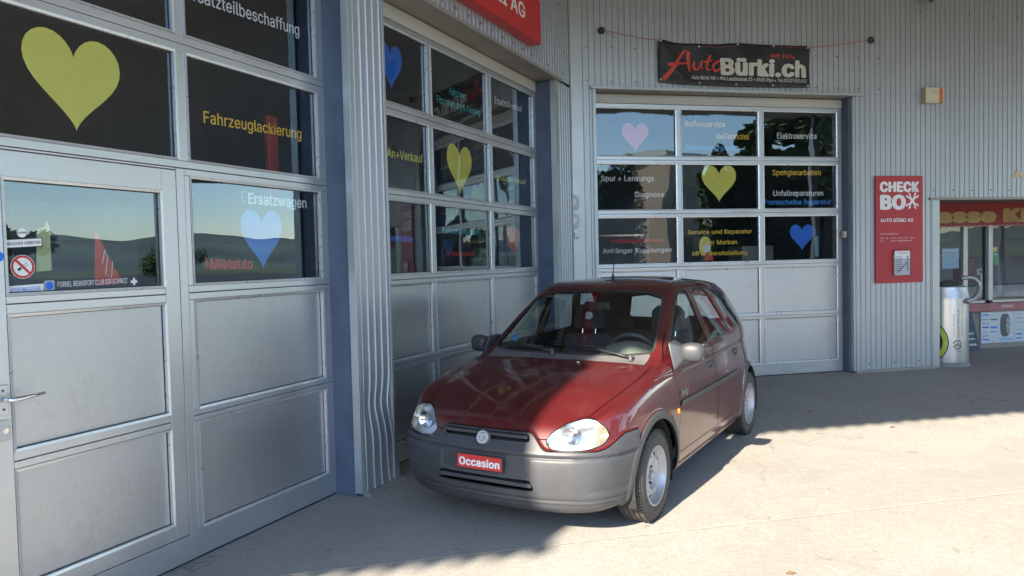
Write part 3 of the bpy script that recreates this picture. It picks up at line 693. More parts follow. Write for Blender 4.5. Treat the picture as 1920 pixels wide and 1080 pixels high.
def on_banner(p, f, mat, name='lettering'):
    lay = LAY[0] if hasattr(LAY[0], '__len__') and len(LAY[0]) == len(p) else np.zeros(len(p))
    # subdivide the flat print so that it follows the folds
    bm = bmesh.new(); vs = [bm.verts.new((x, l_, z)) for (x, z), l_ in zip(p, lay)]
    for q in f:
        try: bm.faces.new([vs[i] for i in q])
        except ValueError: pass
    bmesh.ops.triangulate(bm, faces=bm.faces); bmesh.ops.subdivide_edges(bm, edges=[e for e in bm.edges if e.calc_length() > 0.03], cuts=2)
    bmesh.ops.triangulate(bm, faces=bm.faces)
    for q in bm.verts:
        s = (q.co.x - 1.118) / 2.064; t = (q.co.z - 3.708) / 0.51; q.co.y = bz(min(max(s, 0), 1), min(max(t, 0), 1))[1] - 0.0035 - q.co.y * 3
    me = bpy.data.meshes.new(name); bm.to_mesh(me); bm.free(); return link(name, me, mat, bn)
V_BRED = vinyl('banner_red', (0.62, 0.06, 0.04)); V_BWH = vinyl('banner_white', (0.62, 0.60, 0.54))
p, f = text_fit('Bürki.ch', 1.935, 3.13, 3.842, 0.215, 0.045); on_banner(p, f, V_BWH)
p, f = text_fit('Auto Bürki AG • Alte Landstrasse 25 • 8505 Pfyn • Tel.052/7651493', 1.545, 3.135, 3.768, 0.044, 0.012, 0, 0.0); on_banner(p, f, V_BWH)
p, f = text_fit('seit 1976', 2.62, 2.955, 4.072, 0.055, 0.01, 0.25, -0.02); on_banner(p, f, V_BRED)
# brush style "Auto"
def stroke(pts, w0, w1, n=14):
    P = [Vector((a_, 0, c)) for a_, c in pts]; out = []
    def cr(t):
        k = min(int(t), len(P) - 2); u = t - k; p0 = P[max(k - 1, 0)]; p1 = P[k]; p2 = P[k + 1]; p3 = P[min(k + 2, len(P) - 1)]
        return 0.5 * ((2 * p1) + (p2 - p0) * u + (2 * p0 - 5 * p1 + 4 * p2 - p3) * u * u + (3 * p1 - p0 - 3 * p2 + p3) * u ** 3)
    N = n * (len(P) - 1); v = []
    for i in range(N + 1):
        t = i / N * (len(P) - 1); c = cr(t); d = (cr(min(t + .02, len(P) - 1)) - cr(max(t - .02, 0))).normalized(); nn = Vector((-d.z, 0, d.x))
        ww = w0 + (w1 - w0) * i / N; ww *= (0.45 + 0.55 * math.sin(math.pi * min(1, max(0.08, i / N * 1.0 + 0.12)) ** 0.7)) if N else 1
        v += [c + nn * ww, c - nn * ww]
    return [(q.x, q.z) for q in v], [(2 * i, 2 * i + 2, 2 * i + 3, 2 * i + 1) for i in range(N)]
def BX(px, py): return (1.118 + (px - 178) / (1680 - 178) * 2.064, 4.225 - (py - 95 - (px - 178) * 0.045) / 437 * 0.517)
for pts, w0, w1 in (([BX(215, 495), BX(300, 400), BX(400, 240), BX(470, 160)], 0.028, 0.020), ([BX(468, 160), BX(462, 280), BX(472, 420)], 0.022, 0.030),
                    ([BX(262, 345), BX(360, 335), BX(480, 325)], 0.020, 0.014),
                    ([BX(520, 310), BX(515, 380), BX(550, 395), BX(585, 330)], 0.014, 0.016), ([BX(592, 308), BX(582, 360), BX(600, 405)], 0.013, 0.014),
                    ([BX(680, 245), BX(640, 340), BX(640, 400), BX(680, 400)], 0.017, 0.014), ([BX(610, 320), BX(660, 312), BX(705, 300)], 0.012, 0.010),
                    ([BX(770, 305), BX(705, 350), BX(715, 415), BX(765, 390), BX(778, 330), BX(755, 305)], 0.015, 0.012)):
    on_banner(*stroke(pts, w0, w1), V_BRED)
eb = MB()
for s_, t_ in ((0.01, 0.965), (0.255, 0.93), (0.51, 0.965), (0.75, 0.97), (0.985, 0.965), (0.012, 0.05), (0.26, 0.04), (0.5, 0.04), (0.75, 0.04), (0.985, 0.04)):
    x, y, z = bz(s_, t_); MB().lathe([(0.006, -0.001), (0.011, -0.003), (0.014, 0)], 12, 'y', (x, y - 0.002, z)).build('eyelet', M_CHROME, bn)
M_CORD = simple('red_cord', (0.42, 0.09, 0.07), 0.8)
c0 = bz(0.01, 0.965); c1_ = bz(0.985, 0.965)
def cord(a_, b_, sag, n=12): return [tuple(Vector(a_).lerp(Vector(b_), i / n) + Vector((0, 0, -sag * math.sin(math.pi * i / n)))) for i in range(n + 1)]
MB().tube(cord((0.40, -0.045, 4.315), c0, 0.01), 0.004, 6).build('cord', M_CORD, bn)
MB().tube(cord((4.096, -0.045, 4.351), c1_, 0.01), 0.004, 6).build('cord', M_CORD, bn)
MB().tube(cord((0.41, -0.05, 4.31), (0.56, -0.03, 4.235), 0.0, 4), 0.002, 6).build('cord', M_CORD, bn)
MB().tube([bz(s, 0.945 - 0.02 * math.sin(s * 9)) [:1] + (bz(s, 0.95)[1] - 0.004,) + (bz(s, 0.94)[2],) for s in [0.26 + 0.25 * i / 8 for i in range(9)]], 0.0022, 6).build('cord', M_CORD, bn)
MB().tube([(bz(s, 0.95)[0], bz(s, 0.95)[1] - 0.004, bz(s, 0.955)[2]) for s in [0.75 + 0.23 * i / 8 for i in range(9)]], 0.0022, 6).build('cord', M_CORD, bn)
for x, z, l in ((0.40, 4.316, 'left round black wall anchor holding the red banner cord'), (4.096, 4.351, 'right round black wall anchor holding the red banner cord')):
    t = on2('wall_anchor', l, 'hook')
    MB().lathe([(0.0, -0.022), (0.030, -0.022), (0.043, -0.016), (0.045, 0.0)], 24, 'y', (x, -0.010, z)).build('rubber_disc', M_BLACKP, t, smooth=False)
    MB().lathe([(0.0, -0.034), (0.006, -0.034), (0.006, 0.0)], 10, 'y', (x, -0.030, z)).build('hook_bolt', M_CHROME, t)
# red opening-hours panel
V_PAN = simple('red_panel_paint', (0.44, 0.032, 0.042), 0.42, 0, 0.06, 3)
pt = on2('information_panel', 'tall red workshop panel with white lettering and leaflet holder on the cladding', 'sign')
MB().box(4.143, 4.863, -0.030, -0.010, 1.178, 2.592).build('panel_board', V_PAN, pt, bevel=0.002)
def ptxt(s, x0, x1, zb, cap, bold=0.02, mat=V_WHI, y=-0.0315): return lettering(s, x0, x1, zb, cap, y, mat, pt, bold)
ptxt('CHECK', 4.203, 4.806, 2.386, 0.140, 0.055); ptxt('BO', 4.206, 4.60, 2.158, 0.200, 0.055)
def wrench(cx, cz, L, ang, y):
    c, s_ = math.cos(ang), math.sin(ang); b = MB()
    def tr(p): return (cx + p[0] * c - p[1] * s_, y, cz + p[0] * s_ + p[1] * c)
    b.add([tr(p) for p in ((-L, -.017), (L, -.017), (L, .017), (-L, .017))], [(0, 1, 2, 3)])
    for e in (1, -1):
        v = []; n = 16; hx = e * (L + .022)
        for i in range(n + 1):
            t = (0 if e > 0 else math.pi) + R(42) + (2 * math.pi - R(84)) * i / n; v += [tr((hx + .015 * math.cos(t), .015 * math.sin(t))), tr((hx + .037 * math.cos(t), .037 * math.sin(t)))]
        b.add(v, [(2 * i, 2 * i + 1, 2 * i + 3, 2 * i + 2) for i in range(n)])
    b.build('wrench_print', V_WHI, pt, kind='stuff')
wrench(4.70, 2.262, 0.072, R(50), -0.0312); wrench(4.70, 2.262, 0.072, R(130), -0.0316)
ptxt('AUTO BÜRKI AG', 4.209, 4.711, 1.985, 0.046, 0.02); ptxt('ÖFFNUNGSZEITEN:', 4.211, 4.487, 1.820, 0.016, 0.005)
ptxt('MO - FR', 4.211, 4.33, 1.762, 0.016, 0.005); ptxt('07.00 - 12.00 / 13.00 - 18.00', 4.365, 4.733, 1.762, 0.016, 0.005)
ptxt('SA', 4.211, 4.250, 1.727, 0.016, 0.005); ptxt('NACH VEREINBARUNG', 4.365, 4.688, 1.727, 0.016, 0.005)
lh = on2('leaflet_holder', 'clear leaflet holder with white price cards on the red panel', 'holder')
MB().box(4.405, 4.635, -0.060, -0.055, 1.285, 1.60).build('price_card', V_WHI, lh, bevel=0.001)
MB().box(4.40, 4.64, -0.054, -0.0315, 1.278, 1.57).build('card_stack', M_WHITE, lh, bevel=0.001)
HG = glass_mat('acrylic', (0.9, 0.9, 0.92), 1.45, 1.2)
b = MB(); b.box(4.393, 4.397, -0.070, -0.031, 1.272, 1.62); b.box(4.648, 4.652, -0.070, -0.031, 1.272, 1.62); b.box(4.397, 4.648, -0.070, -0.067, 1.272, 1.50); b.box(4.39, 4.655, -0.069, -0.031, 1.622, 1.626)
b.build('acrylic_case', HG, lh)
V_GREY = vinyl('dark_grey', (0.12, 0.12, 0.13))
lettering('CHECK BOX', 4.44, 4.60, 1.565, 0.018, -0.0605, V_RED, lh, 0.01)
for k in range(8):
    MB().box(4.42, 4.52 - 0.008 * (k % 3), -0.0608, -0.0603, 1.335 + 0.026 * k, 1.343 + 0.026 * k).build('print_line', V_GREY, lh)
    MB().box(4.59, 4.608, -0.0608, -0.0603, 1.335 + 0.026 * k, 1.352 + 0.026 * k).build('print_line', V_BLK, lh)
poly_plate([(4.43, 1.31), (4.445, 1.305), (4.60, 1.45), (4.585, 1.455)], -0.0614, 0.0004).build('print_line', V_GREY, lh)
# alarm sounder
al = on2('alarm_box', 'small cream alarm sounder with orange strobe high on the cladding', 'alarm')
MB().box(4.862, 5.075, -0.085, -0.010, 3.545, 3.752).build('housing', simple('aged_cream', (0.62, 0.57, 0.42), 0.5, 0, 0.06), al, bevel=0.006)
MB().box(5.078, 5.125, -0.080, -0.010, 3.557, 3.752).build('strobe_lens', simple('orange_lens', (0.68, 0.16, 0.03), 0.25, 0, 0.05), al, bevel=0.006)
MB().box(5.128, 5.148, -0.084, -0.010, 3.548, 3.750).build('end_cap', simple('aged_cream', (0.62, 0.57, 0.42)), al, bevel=0.004)
for k in range(5): MB().box(4.94, 5.045, -0.0865, -0.0845, 3.66 + 0.012 * k, 3.665 + 0.012 * k).build('louvre', simple('aged_dark', (0.45, 0.41, 0.30)), al)
MB().box(4.98, 5.00, -0.0868, -0.0846, 3.56, 3.568).build('led', V_RED, al)
# key switch on the jamb
ks = on2('key_switch', 'small cream key switch on the right jamb of the rear door', 'switch')
MB().box(3.758, 3.803, 0.10, 0.155, 1.795, 1.875).build('switch_box', simple('aged_cream', (0.62, 0.57, 0.42)), ks, bevel=0.004)
MB().lathe([(0, -0.005), (0.009, -0.005), (0.011, 0)], 14, 'y', (3.78, 0.099, 1.835)).build('key_barrel', M_CHROME, ks)
# transparent round stickers at the corner
M_CLEARST = glass_mat('clear_sticker', (0.80, 0.82, 0.84), 1.4, 0.6, base=0.06)
for (z, l, full) in ((2.265, 'uppermost faded round sticker at the wall corner', 0), (2.045, 'middle faded round sticker at the wall corner', 0), (1.825, 'lowest solid white round sticker at the wall corner', 1)):
    t = on2('round_sticker', l, 'sticker', 'round stickers at the wall corner')
    cx = 0.018; rr_ = 0.068; rz_ = 0.095
    poly_plate(disc(cx, z, rr_, 28, rz_), -0.0125, 0.0015).build('sticker_face', V_WHI if full else vinyl('pale_silver', (0.47, 0.50, 0.52)), t)
    if not full:
        ring(cx, z, 0.060, 0.0665, -0.0140).build('sticker_border', V_WHI, t).scale = (1, 1, 1)
        poly_plate([(cx - .04, z - .05), (cx - .02, z - .015), (cx - .035, z + .0), (cx - .03, z + .045), (cx + .025, z + .045), (cx + .03, z), (cx + .005, z - .02), (cx - .02, z - .055)], -0.0150, 0.0008).build('hand_print', V_WHI, t)
        lettering('SYSTEM', cx - .03, cx + .04, z - .07, 0.008, -0.0142, V_BLK, t, 0.01)
    else:
        lettering('MEISTRAG', cx - .05, cx + .052, z + .018, 0.016, -0.0134, V_BLK, t, 0.03)
        MB().box(cx - .05, cx + .05, -0.0134, -0.013, z + .004, z + .007).build('print_line', V_GREY, t)
        poly_plate([(cx - .02, z + .045), (cx - .008, z + .035), (cx + .002, z + .06), (cx + .002, z + .085), (cx - .012, z + .085), (cx - .012, z + .06)], -0.0136, 0.0005).build('hand_print', V_GREY, t)
# number 6 chalked on the middle door jamb
n6 = empty('door_number', O, RZ1, 'small light blue figure six written on the wall edge left of the corner', 'number')
lettering('6', -0.515, -0.478, 1.46, 0.06, -0.0125, V_LBL, n6, 0.01)
# red box sign above the middle door
bs = empty('box_sign', O, RZ1, 'red box sign with white lettering above the middle workshop door', 'sign')
V_SRED = simple('sign_red', (0.56, 0.035, 0.035), 0.4, 0, 0.05, 2)
sy = -0.13
MB().box(-4.10, -1.20, sy, -0.010, 3.815, 4.255).build('sign_box', V_SRED, bs, bevel=0.004)
lettering('AUTO BÜRKI AG', -3.55, -1.60, 3.965, 0.145, sy - 0.0012, V_WHI, bs, 0.02)
# green tip hanging into view at the top
gt = on2('green_pennant', 'tip of a dark green pennant hanging at the very top right', 'pennant')
poly_plate([(4.83, 4.97), (4.89, 4.885), (4.93, 4.845), (4.99, 4.875), (5.14, 4.98), (5.2, 5.25), (4.8, 5.25)], -0.10, 0.004).build('pennant_cloth', simple('dark_green', (0.02, 0.10, 0.05), 0.6), gt)
MB().tube([(4.945, -0.106, 4.855), (5.04, -0.106, 4.91), (5.14, -0.106, 4.98)], 0.004, 6).build('hem', simple('pale_green', (0.35, 0.5, 0.42), 0.6), gt)

# ------------------------------------------------------------ kiosk front in the recess
KY = 1.42
ki = on2('kiosk_front', 'kiosk shop front with sliding windows set back right of the cladding', 'kiosk', y=KY)
M_KW = simple('kiosk_frame', (0.60, 0.60, 0.57), 0.4, 0.1, 0.05)
M_PINK = simple('pink_sill', (0.36, 0.14, 0.15), 0.5, 0, 0.1)
M_KWALL = simple('kiosk_base', (0.26, 0.25, 0.23), 0.7, 0, 0.15, 5, bump=0.1)
MB().box(5.145, 14, 0.0, 0.12, 0.0, 0.60).build('base_wall', M_KWALL, ki)
MB().box(5.145, 14, -0.10, 0.12, 0.605, 0.735).build('window_sill', M_PINK, ki, bevel=0.006)
MB().box(7.52, 7.74, -0.1015, -0.1002, 0.655, 0.70).build('sill_label', simple('pale_pink', (0.55, 0.35, 0.33)), ki)
MB().box(5.145, 14, -0.02, 0.10, 2.00, 2.36).build('top_rail', M_KW, ki)
for x0, x1 in ((5.145, 5.25), (6.885, 6.965), (7.30, 7.345), (7.36, 7.44), (8.95, 9.03), (10.6, 10.7)): MB().box(x0, x1, -0.015, 0.045, 0.775, 2.0).build('window_post', M_KW if x0 != 7.30 else simple('dark_frame', (0.10, 0.10, 0.11)), ki, bevel=0.003)
for x0, x1 in ((5.145, 6.885), (6.965, 7.30), (7.44, 8.95), (9.03, 10.6)):
    MB().box(x0, x1, -0.01, 0.04, 0.737, 0.7745).build('window_rail', M_KW, ki, bevel=0.003)
    MB().quad((x0, 0.02, 0.775), (x1, 0.02, 0.775), (x1, 0.02, 2.0), (x0, 0.02, 2.0)).build('window_pane', M_KGLASS, ki)
# interior
M_KIN = simple('kiosk_interior', (0.30, 0.30, 0.31), 0.8, 0, 0.2, 1.2)
b = MB(); b.quad((5.2, 3.2, 0), (12, 3.2, 0), (12, 3.2, 2.9), (5.2, 3.2, 2.9)); b.quad((5.2, 0.13, 0), (5.2, 3.2, 0), (5.2, 3.2, 2.9), (5.2, 0.13, 2.9))
b.quad((5.2, 0.13, 0.01), (12, 0.13, 0.01), (12, 3.2, 0.01), (5.2, 3.2, 0.01)); b.quad((5.2, 0.13, 2.9), (12, 0.13, 2.9), (12, 3.2, 2.9), (5.2, 3.2, 2.9)); b.quad((12, 0.13, 0), (12, 3.2, 0), (12, 3.2, 2.9), (12, 0.13, 2.9))
b.build('interior_wall', M_KIN, ki)
MB().box(6.0, 9.6, 0.35, 0.80, 0.0, 0.99).build('counter', simple('counter_grey', (0.34, 0.36, 0.36), 0.5), ki, bevel=0.01)
MB().box(7.50, 8.6, 0.05, 0.30, 0.775, 0.80).build('coin_tray', M_BLACKP, ki, bevel=0.005)
def thing_at(name, label, cat, group=None): return on2(name, label, cat, group, y=KY)
t = thing_at('price_display', 'small white customer display on a stalk inside the kiosk window', 'display')
MB().box(7.58, 7.80, 0.42, 0.46, 1.17, 1.27).build('display_case', M_WHITE, t, bevel=0.006); MB().box(7.605, 7.775, 0.417, 0.4195, 1.19, 1.25).build('display_screen', V_GREY, t)
MB().box(7.665, 7.715, 0.44, 0.48, 0.992, 1.169).build('stalk', M_WHITE, t)
for (x0, x1, z0, z1, mat, l, tx) in ((6.52, 6.83, 1.30, 1.62, vinyl('pale_blue', (0.30, 0.48, 0.66)), 'pale blue poster on the left kiosk window', 'blue'),
                                 (7.475, 7.585, 1.34, 1.54, vinyl('green', (0.06, 0.30, 0.14)), 'small green notice inside the right kiosk window', 'g'),
                                 (7.475, 7.56, 1.555, 1.625, vinyl('notice_yellow', (0.70, 0.55, 0.08)), 'tiny yellow notice above the green one in the kiosk', 'y')):
    t = thing_at('window_notice', l, 'notice'); MB().box(x0, x1, 0.022, 0.025, z0, z1).build('notice_sheet', mat, t)
    MB().box(x0 + .02, x1 - .02, 0.0205, 0.0215, z1 - .035, z1 - .025).build('print_line', V_WHI, t)
t = thing_at('shelf_goods', 'reddish goods on a shelf behind the kiosk counter', 'goods')
for x0, x1, z0, z1, c in ((8.0, 8.3, 1.0, 1.45, (0.20, 0.08, 0.06)), (7.8, 8.35, 1.0, 1.06, (0.05, 0.05, 0.05)), (7.55, 7.9, 1.55, 1.72, (0.08, 0.09, 0.1)), (6.98, 7.10, 1.1, 1.55, (0.45, 0.42, 0.34)), (7.14, 7.26, 0.84, 1.0, (0.5, 0.5, 0.52))):
    MB().box(x0, x1, 1.2, 1.4, z0, z1).build('box', simple('goods_%d' % int(x0 * 100 + z0 * 10), c, 0.6), t, bevel=0.02)
# valance
vy = -0.06
va = thing_at('shop_valance', 'red scalloped valance with gold lettering over the kiosk window', 'awning')
V_VAL = simple('valance_red', (0.36, 0.045, 0.05), 0.6, 0, 0.08, 3); n = 330; v = []; x0, x1 = 5.15, 11.0; per = 0.105
for i in range(n + 1):
    x = x0 + (x1 - x0) * i / n; s = ((x - x0) / per) % 1; zb = 1.985 - 0.030 * math.sqrt(max(0, 1 - (2 * s - 1) ** 2)) ; v += [(x, vy, zb), (x, vy + 0.004, 2.325)]
MB().add(v, [(2 * i, 2 * i + 2, 2 * i + 3, 2 * i + 1) for i in range(n)]).build('valance_cloth', V_VAL, va)
b = MB(); v = []
for i in range(n + 1):
    x = x0 + (x1 - x0) * i / n; s = ((x - x0) / per) % 1; zb = 1.985 - 0.030 * math.sqrt(max(0, 1 - (2 * s - 1) ** 2)); v += [(x, vy - 0.002, zb), (x, vy - 0.002, zb + 0.010)]
b.add(v, [(2 * i, 2 * i + 2, 2 * i + 3, 2 * i + 1) for i in range(n)]).build('scallop_trim', simple('trim_pale', (0.60, 0.50, 0.42), 0.6), va)
MB().box(5.15, 11.0, vy - 0.03, vy + 0.08, 2.326, 2.358).build('valance_rail', simple('brown_soffit', (0.16, 0.09, 0.08), 0.6), va)
V_GOLD = simple('gold_lettering', (0.55, 0.38, 0.16), 0.5, 0, 0.04)
for (s_, xa, xb) in (('Kasse', 6.02, 7.462), ('Kiosk', 7.585, 8.95)):
    lettering(s_, xa + 0.012, xb + 0.012, 2.025, 0.232, vy - 0.0025, simple('brown_outline', (0.12, 0.05, 0.03)), va, 0.075)
    lettering(s_, xa, xb, 2.032, 0.232, vy - 0.004, V_GOLD, va, 0.065)
# tyre advertising posters leaning under the sill
M_TYREP = vinyl('tyre_grey', (0.10, 0.10, 0.12))
def tyre_poster(x0, label, seed, tyre=True):
    rr = random.Random(seed); t = thing_at('tyre_poster', label, 'poster', 'tyre posters under the kiosk sill'); W = 0.64
    MB().box(x0, x0 + W, -0.030, -0.012, 0.085, 0.595).build('poster_board', vinyl('poster_white', (0.55, 0.60, 0.64)), t, bevel=0.002)
    for k in range(7):
        c = rr.choice((V_GREY, V_SKY, V_LBL, V_BLU, vinyl('pale_blue', (0.30, 0.48, 0.66)))); z = 0.53 - 0.066 * k; hgt = rr.choice((0.006, 0.010, 0.022))
        MB().box(x0 + .03, x0 + .15, -0.0315, -0.0305, z, z + hgt).build('logo_print', c, t)
        if k in (1, 3, 4): MB().box(x0 + .185, x0 + .31, -0.0315, -0.0305, z - 0.01, z + hgt).build('logo_print', rr.choice((V_GREY, V_SKY)), t)
    if tyre:
        poly_plate([(x0 + .46 + .095 * math.copysign(abs(math.cos(q)) ** .6, math.cos(q)), .365 + .185 * math.copysign(abs(math.sin(q)) ** .8, math.sin(q))) for q in np.linspace(0, 2 * math.pi, 33)[:-1]], -0.0316, .001).build('tyre_print', M_TYREP, t)
        poly_plate(disc(x0 + .515, .365, .032, 20, .13), -0.0322, .0005).build('rim_print', vinyl('rim_silver', (0.42, 0.46, 0.50)), t)
        for k in range(5):
            q = 2 * math.pi * k / 5; poly_plate([(x0 + .515, .365), (x0 + .515 + .028 * math.cos(q), .365 + .115 * math.sin(q)), (x0 + .515 + .028 * math.cos(q + .4), .365 + .115 * math.sin(q + .4))], -0.0327, .0003).build('spoke_print', V_GREY, t)
    MB().box(x0 + .35, x0 + .61, -0.0315, -0.0305, 0.11, 0.165).build('logo_print', vinyl('pale_blue', (0.30, 0.48, 0.66)), t)
    MB().box(x0 + .19, x0 + .27, -0.0315, -0.0305, 0.11, 0.115).build('logo_print', V_GREY, t)
tyre_poster(7.20, 'white tyre poster with one tyre print right of the can bank', 1)
tyre_poster(7.845, 'white tyre poster cut by the right edge of the picture', 2)
t = thing_at('floor_sign', 'dark blue board with white lettering standing behind the can bank', 'sign')
MB().add([(6.50, -0.12, 0.01), (7.10, -0.12, 0.01), (6.99, -0.06, 0.60), (6.50, -0.06, 0.60), (6.50, -0.10, 0.01), (7.10, -0.10, 0.01), (6.99, -0.04, 0.60), (6.62, -0.04, 0.60)],
         [(0, 1, 2, 3), (4, 7, 6, 5), (0, 4, 5, 1), (1, 5, 6, 2), (2, 6, 7, 3), (3, 7, 4, 0)]).build('sign_board', vinyl('navy', (0.03, 0.045, 0.10)), t)
for s_, x0, x1, z in (('gefahren', 6.66, 7.00, 0.25), ('testen.', 6.72, 7.03, 0.165), ('Pause.', 6.76, 7.05, 0.075)):
    lettering(s_, x0, x1, z, 0.042, -0.1205 + 0.0, V_WHI, t, 0.02).location = (0, 0.06 * z / 0.59 - 0.003, 0)

# ------------------------------------------------------------ can collecting drum
cbx, cby, cr_ = 5.49, 0.25, 0.27
cb = empty('can_bank', frame_pt(RZ2, cbx, cby), RZ2, 'large silver drum for aluminium cans with bent grey handle beside the wall end', 'recycling bin')
a = NT('brushed_drum'); nn = a.noise(3, 4, 0.6, a.coord((1, 1, 12))); a.bump(nn, 0.04, 0.003)
M_DRUM = a.set(a.ramp(nn, [(0.3, (0.56, 0.57, 0.58)), (0.7, (0.64, 0.65, 0.66))]), 0.30, 0.85)
MB().lathe([(0.0, 0.055), (cr_, 0.055), (cr_, 0.93)], 64, 'z').build('drum_body', M_DRUM, cb, auto=True)
MB().lathe([(cr_, 0.9305), (cr_ + 0.004, 0.932), (cr_ + 0.004, 0.945), (cr_ - 0.002, 0.96), (cr_ - 0.02, 1.085), (cr_ - 0.05, 1.10), (0, 1.105)], 64, 'z').build('drum_shoulder', simple('drum_top', (0.50, 0.52, 0.54), 0.35, 0.5), cb, auto=True)
MB().lathe([(0, 0.0), (cr_ + 0.02, 0.0), (cr_ + 0.01, 0.05), (0, 0.0545)], 48, 'z').build('drum_base', simple('concrete_base', (0.24, 0.24, 0.24), 0.8), cb, auto=True)
MB().box(-0.16, 0.13, -0.10, 0.12, 1.106, 1.155).build('inlet_lid', M_BLACKP, cb, bevel=0.012)
MB().tube([(0.10, -0.14, 1.20), (0.20, -0.17, 1.215), (0.27, -0.20, 1.20), (0.325, -0.22, 1.14), (0.325, -0.235, 1.07), (0.27, -0.26, 0.99), (0.17, -0.285, 0.925), (0.06, -0.29, 0.885)], 0.029, 12).build('bent_handle', simple('handle_grey', (0.34, 0.36, 0.38), 0.35, 0.5), cb, smooth=True)
def wrap(p, f, mat, name='lettering', dr=0.0015, a0=-math.pi / 2, vert=False):
    """print wrapped round the drum: x -> angle"""
    v = []
    lay = LAY[0] if hasattr(LAY[0], '__len__') and len(LAY[0]) == len(p) else np.zeros(len(p))
    for (x, z), l_ in zip(p, lay):
        th = a0 + x / cr_; rr = cr_ + dr + l_; v.append((rr * math.cos(th), rr * math.sin(th), z))
    me = bpy.data.meshes.new(name); me.from_pydata(v, [], f); return link(name, me, mat, cb)
def fine(pts, n=6):
    out = []
    for i in range(len(pts)):
        a_, b_ = pts[i], pts[(i + 1) % len(pts)]
        for k in range(n): out.append((a_[0] + (b_[0] - a_[0]) * k / n, a_[1] + (b_[1] - a_[1]) * k / n))
    return out
def ring2(cx, cz, r0, r1, z0=1.0, n=40, a0=0, a1=2 * math.pi):
    v = []; 
    for i in range(n + 1):
        t = a0 + (a1 - a0) * i / n; v += [(cx + r0 * math.cos(t), cz + r0 * z0 * math.sin(t)), (cx + r1 * math.cos(t), cz + r1 * z0 * math.sin(t))]
    return v, [(2 * i, 2 * i + 1, 2 * i + 3, 2 * i + 2) for i in range(n)]
V_LIME = vinyl('lime', (0.48, 0.55, 0.06))
# drum front as seen: angle 0 = facing wall normal; print centred toward the viewer
cX = -0.36
[wrap(*ring2(cX, 0.335, 0.0145 * k_, 0.0145 * (k_ + 1), 1.35), V_BLK, 'arrow_print', 0.0012) for k_ in range(8)]; wrap(*ring2(cX, 0.335, 0.118, 0.175, 1.35), V_LIME, 'arrow_print', 0.0014)
wrap(*ring2(cX, 0.335, 0.175, 0.188, 1.35), V_BLK, 'arrow_print', 0.0013)
wrap([(cX + 0.02, 0.10), (cX + 0.07, 0.11), (cX + 0.055, 0.055)], [(0, 1, 2)], V_BLK, 'arrow_print')
def vtext(s, x, z0, z1, size, mat):
    p, f = text_fit(s, 0, z1 - z0, 0, size, 0.008); wrap([(x - q[1], z0 + q[0]) for q in p], f, mat)
vtext('nur für alu dosen', -0.10, 0.42, 0.72, 0.028, V_GREY); vtext('solo per lattine in alu', -0.045, 0.42, 0.80, 0.026, V_GREY)
vtext("uniquement pour les boîtes en alu", 0.012, 0.42, 0.97, 0.022, V_GREY)
wrap(*ring2(-0.065, 0.305, 0.046, 0.060, 1.05, 30, R(15), R(170)), V_GREY, 'logo_print'); wrap(*ring2(-0.065, 0.305, 0.046, 0.060, 1.05, 30, R(195), R(350)), V_GREY, 'logo_print')
p, f = text_fit('alu', -0.105, -0.022, 0.285, 0.045, 0.03); wrap(p, f, V_GREY); p, f = text_fit('www.igora.ch', -0.115, -0.01, 0.215, 0.012, 0.01); wrap(p, f, V_GREY)

# ------------------------------------------------------------ surroundings behind the photographer (mirrored in glass and paint)
M_HOUSE = simple('beige_render', (0.50, 0.40, 0.29), 0.8, 0, 0.06, 1)
M_ROOF = simple('roof_tiles', (0.16, 0.075, 0.05), 0.8, 0, 0.2, 6)
M_WIN = simple('window_dark', (0.03, 0.035, 0.04), 0.15)
def house(cx, cy, rz, L, W, H, label, mat):
    h = empty('house', (cx, cy, 0), rz, label, 'house')
    MB().box(-L / 2, L / 2, -W / 2, W / 2, 0, H).build('house_wall', mat, h)
    if W < 3:
        MB().box(-L / 2 - .2, L / 2 + .2, -W / 2 - .2, W / 2 + .2, H + .005, H + .3).build('flat_roof', M_WHITE, h)
        for k in range(2):
            for yy in (-.6, .5): MB().box(-L / 2 - .03, -L / 2 + .02, yy - .35, yy + .35, 1.2 + 2.8 * k, 2.7 + 2.8 * k).build('window', M_WIN, h)
        return h
    MB().add([(-L / 2 - .4, -W / 2 - .5, H - .1), (L / 2 + .4, -W / 2 - .5, H - .1), (L / 2 + .4, 0, H + 2.6), (-L / 2 - .4, 0, H + 2.6), (-L / 2 - .4, W / 2 + .5, H - .1), (L / 2 + .4, W / 2 + .5, H - .1)],
             [(0, 1, 2, 3), (3, 2, 5, 4)]).build('house_roof', M_ROOF, h)
    for s in (-1, 1):
        n = int(L // 2.6)
        for i in range(n):
            for k in range(int(H // 2.7)):
                x = -L / 2 + (i + .5) * L / n; z = 0.9 + 2.7 * k
                MB().box(x - .5, x + .5, s * (W / 2 + 0.005) - 0.02, s * (W / 2 + 0.005) + 0.02, z, z + 1.3).build('window', M_WIN, h)
                MB().box(x - .6, x + .6, s * (W / 2 + 0.05) - 0.05, s * (W / 2 + 0.05) + 0.05, z - .08, z - .01).build('window_sill', M_WHITE, h)
    return h
house(22.6, -18.6, R(-102), 3.0, 2.9, 7.1, 'beige rendered house mirrored in the left column of the rear door', M_HOUSE)
house(-16, -34, R(-20), 12, 8, 5.6, 'white house behind the photographer mirrored in the car paint', M_WHITE)
M_LEAFG = simple('foliage', (0.05, 0.085, 0.025), 0.7, 0, 0.45, 2)
M_BARK = simple('bark', (0.09, 0.07, 0.05), 0.9)
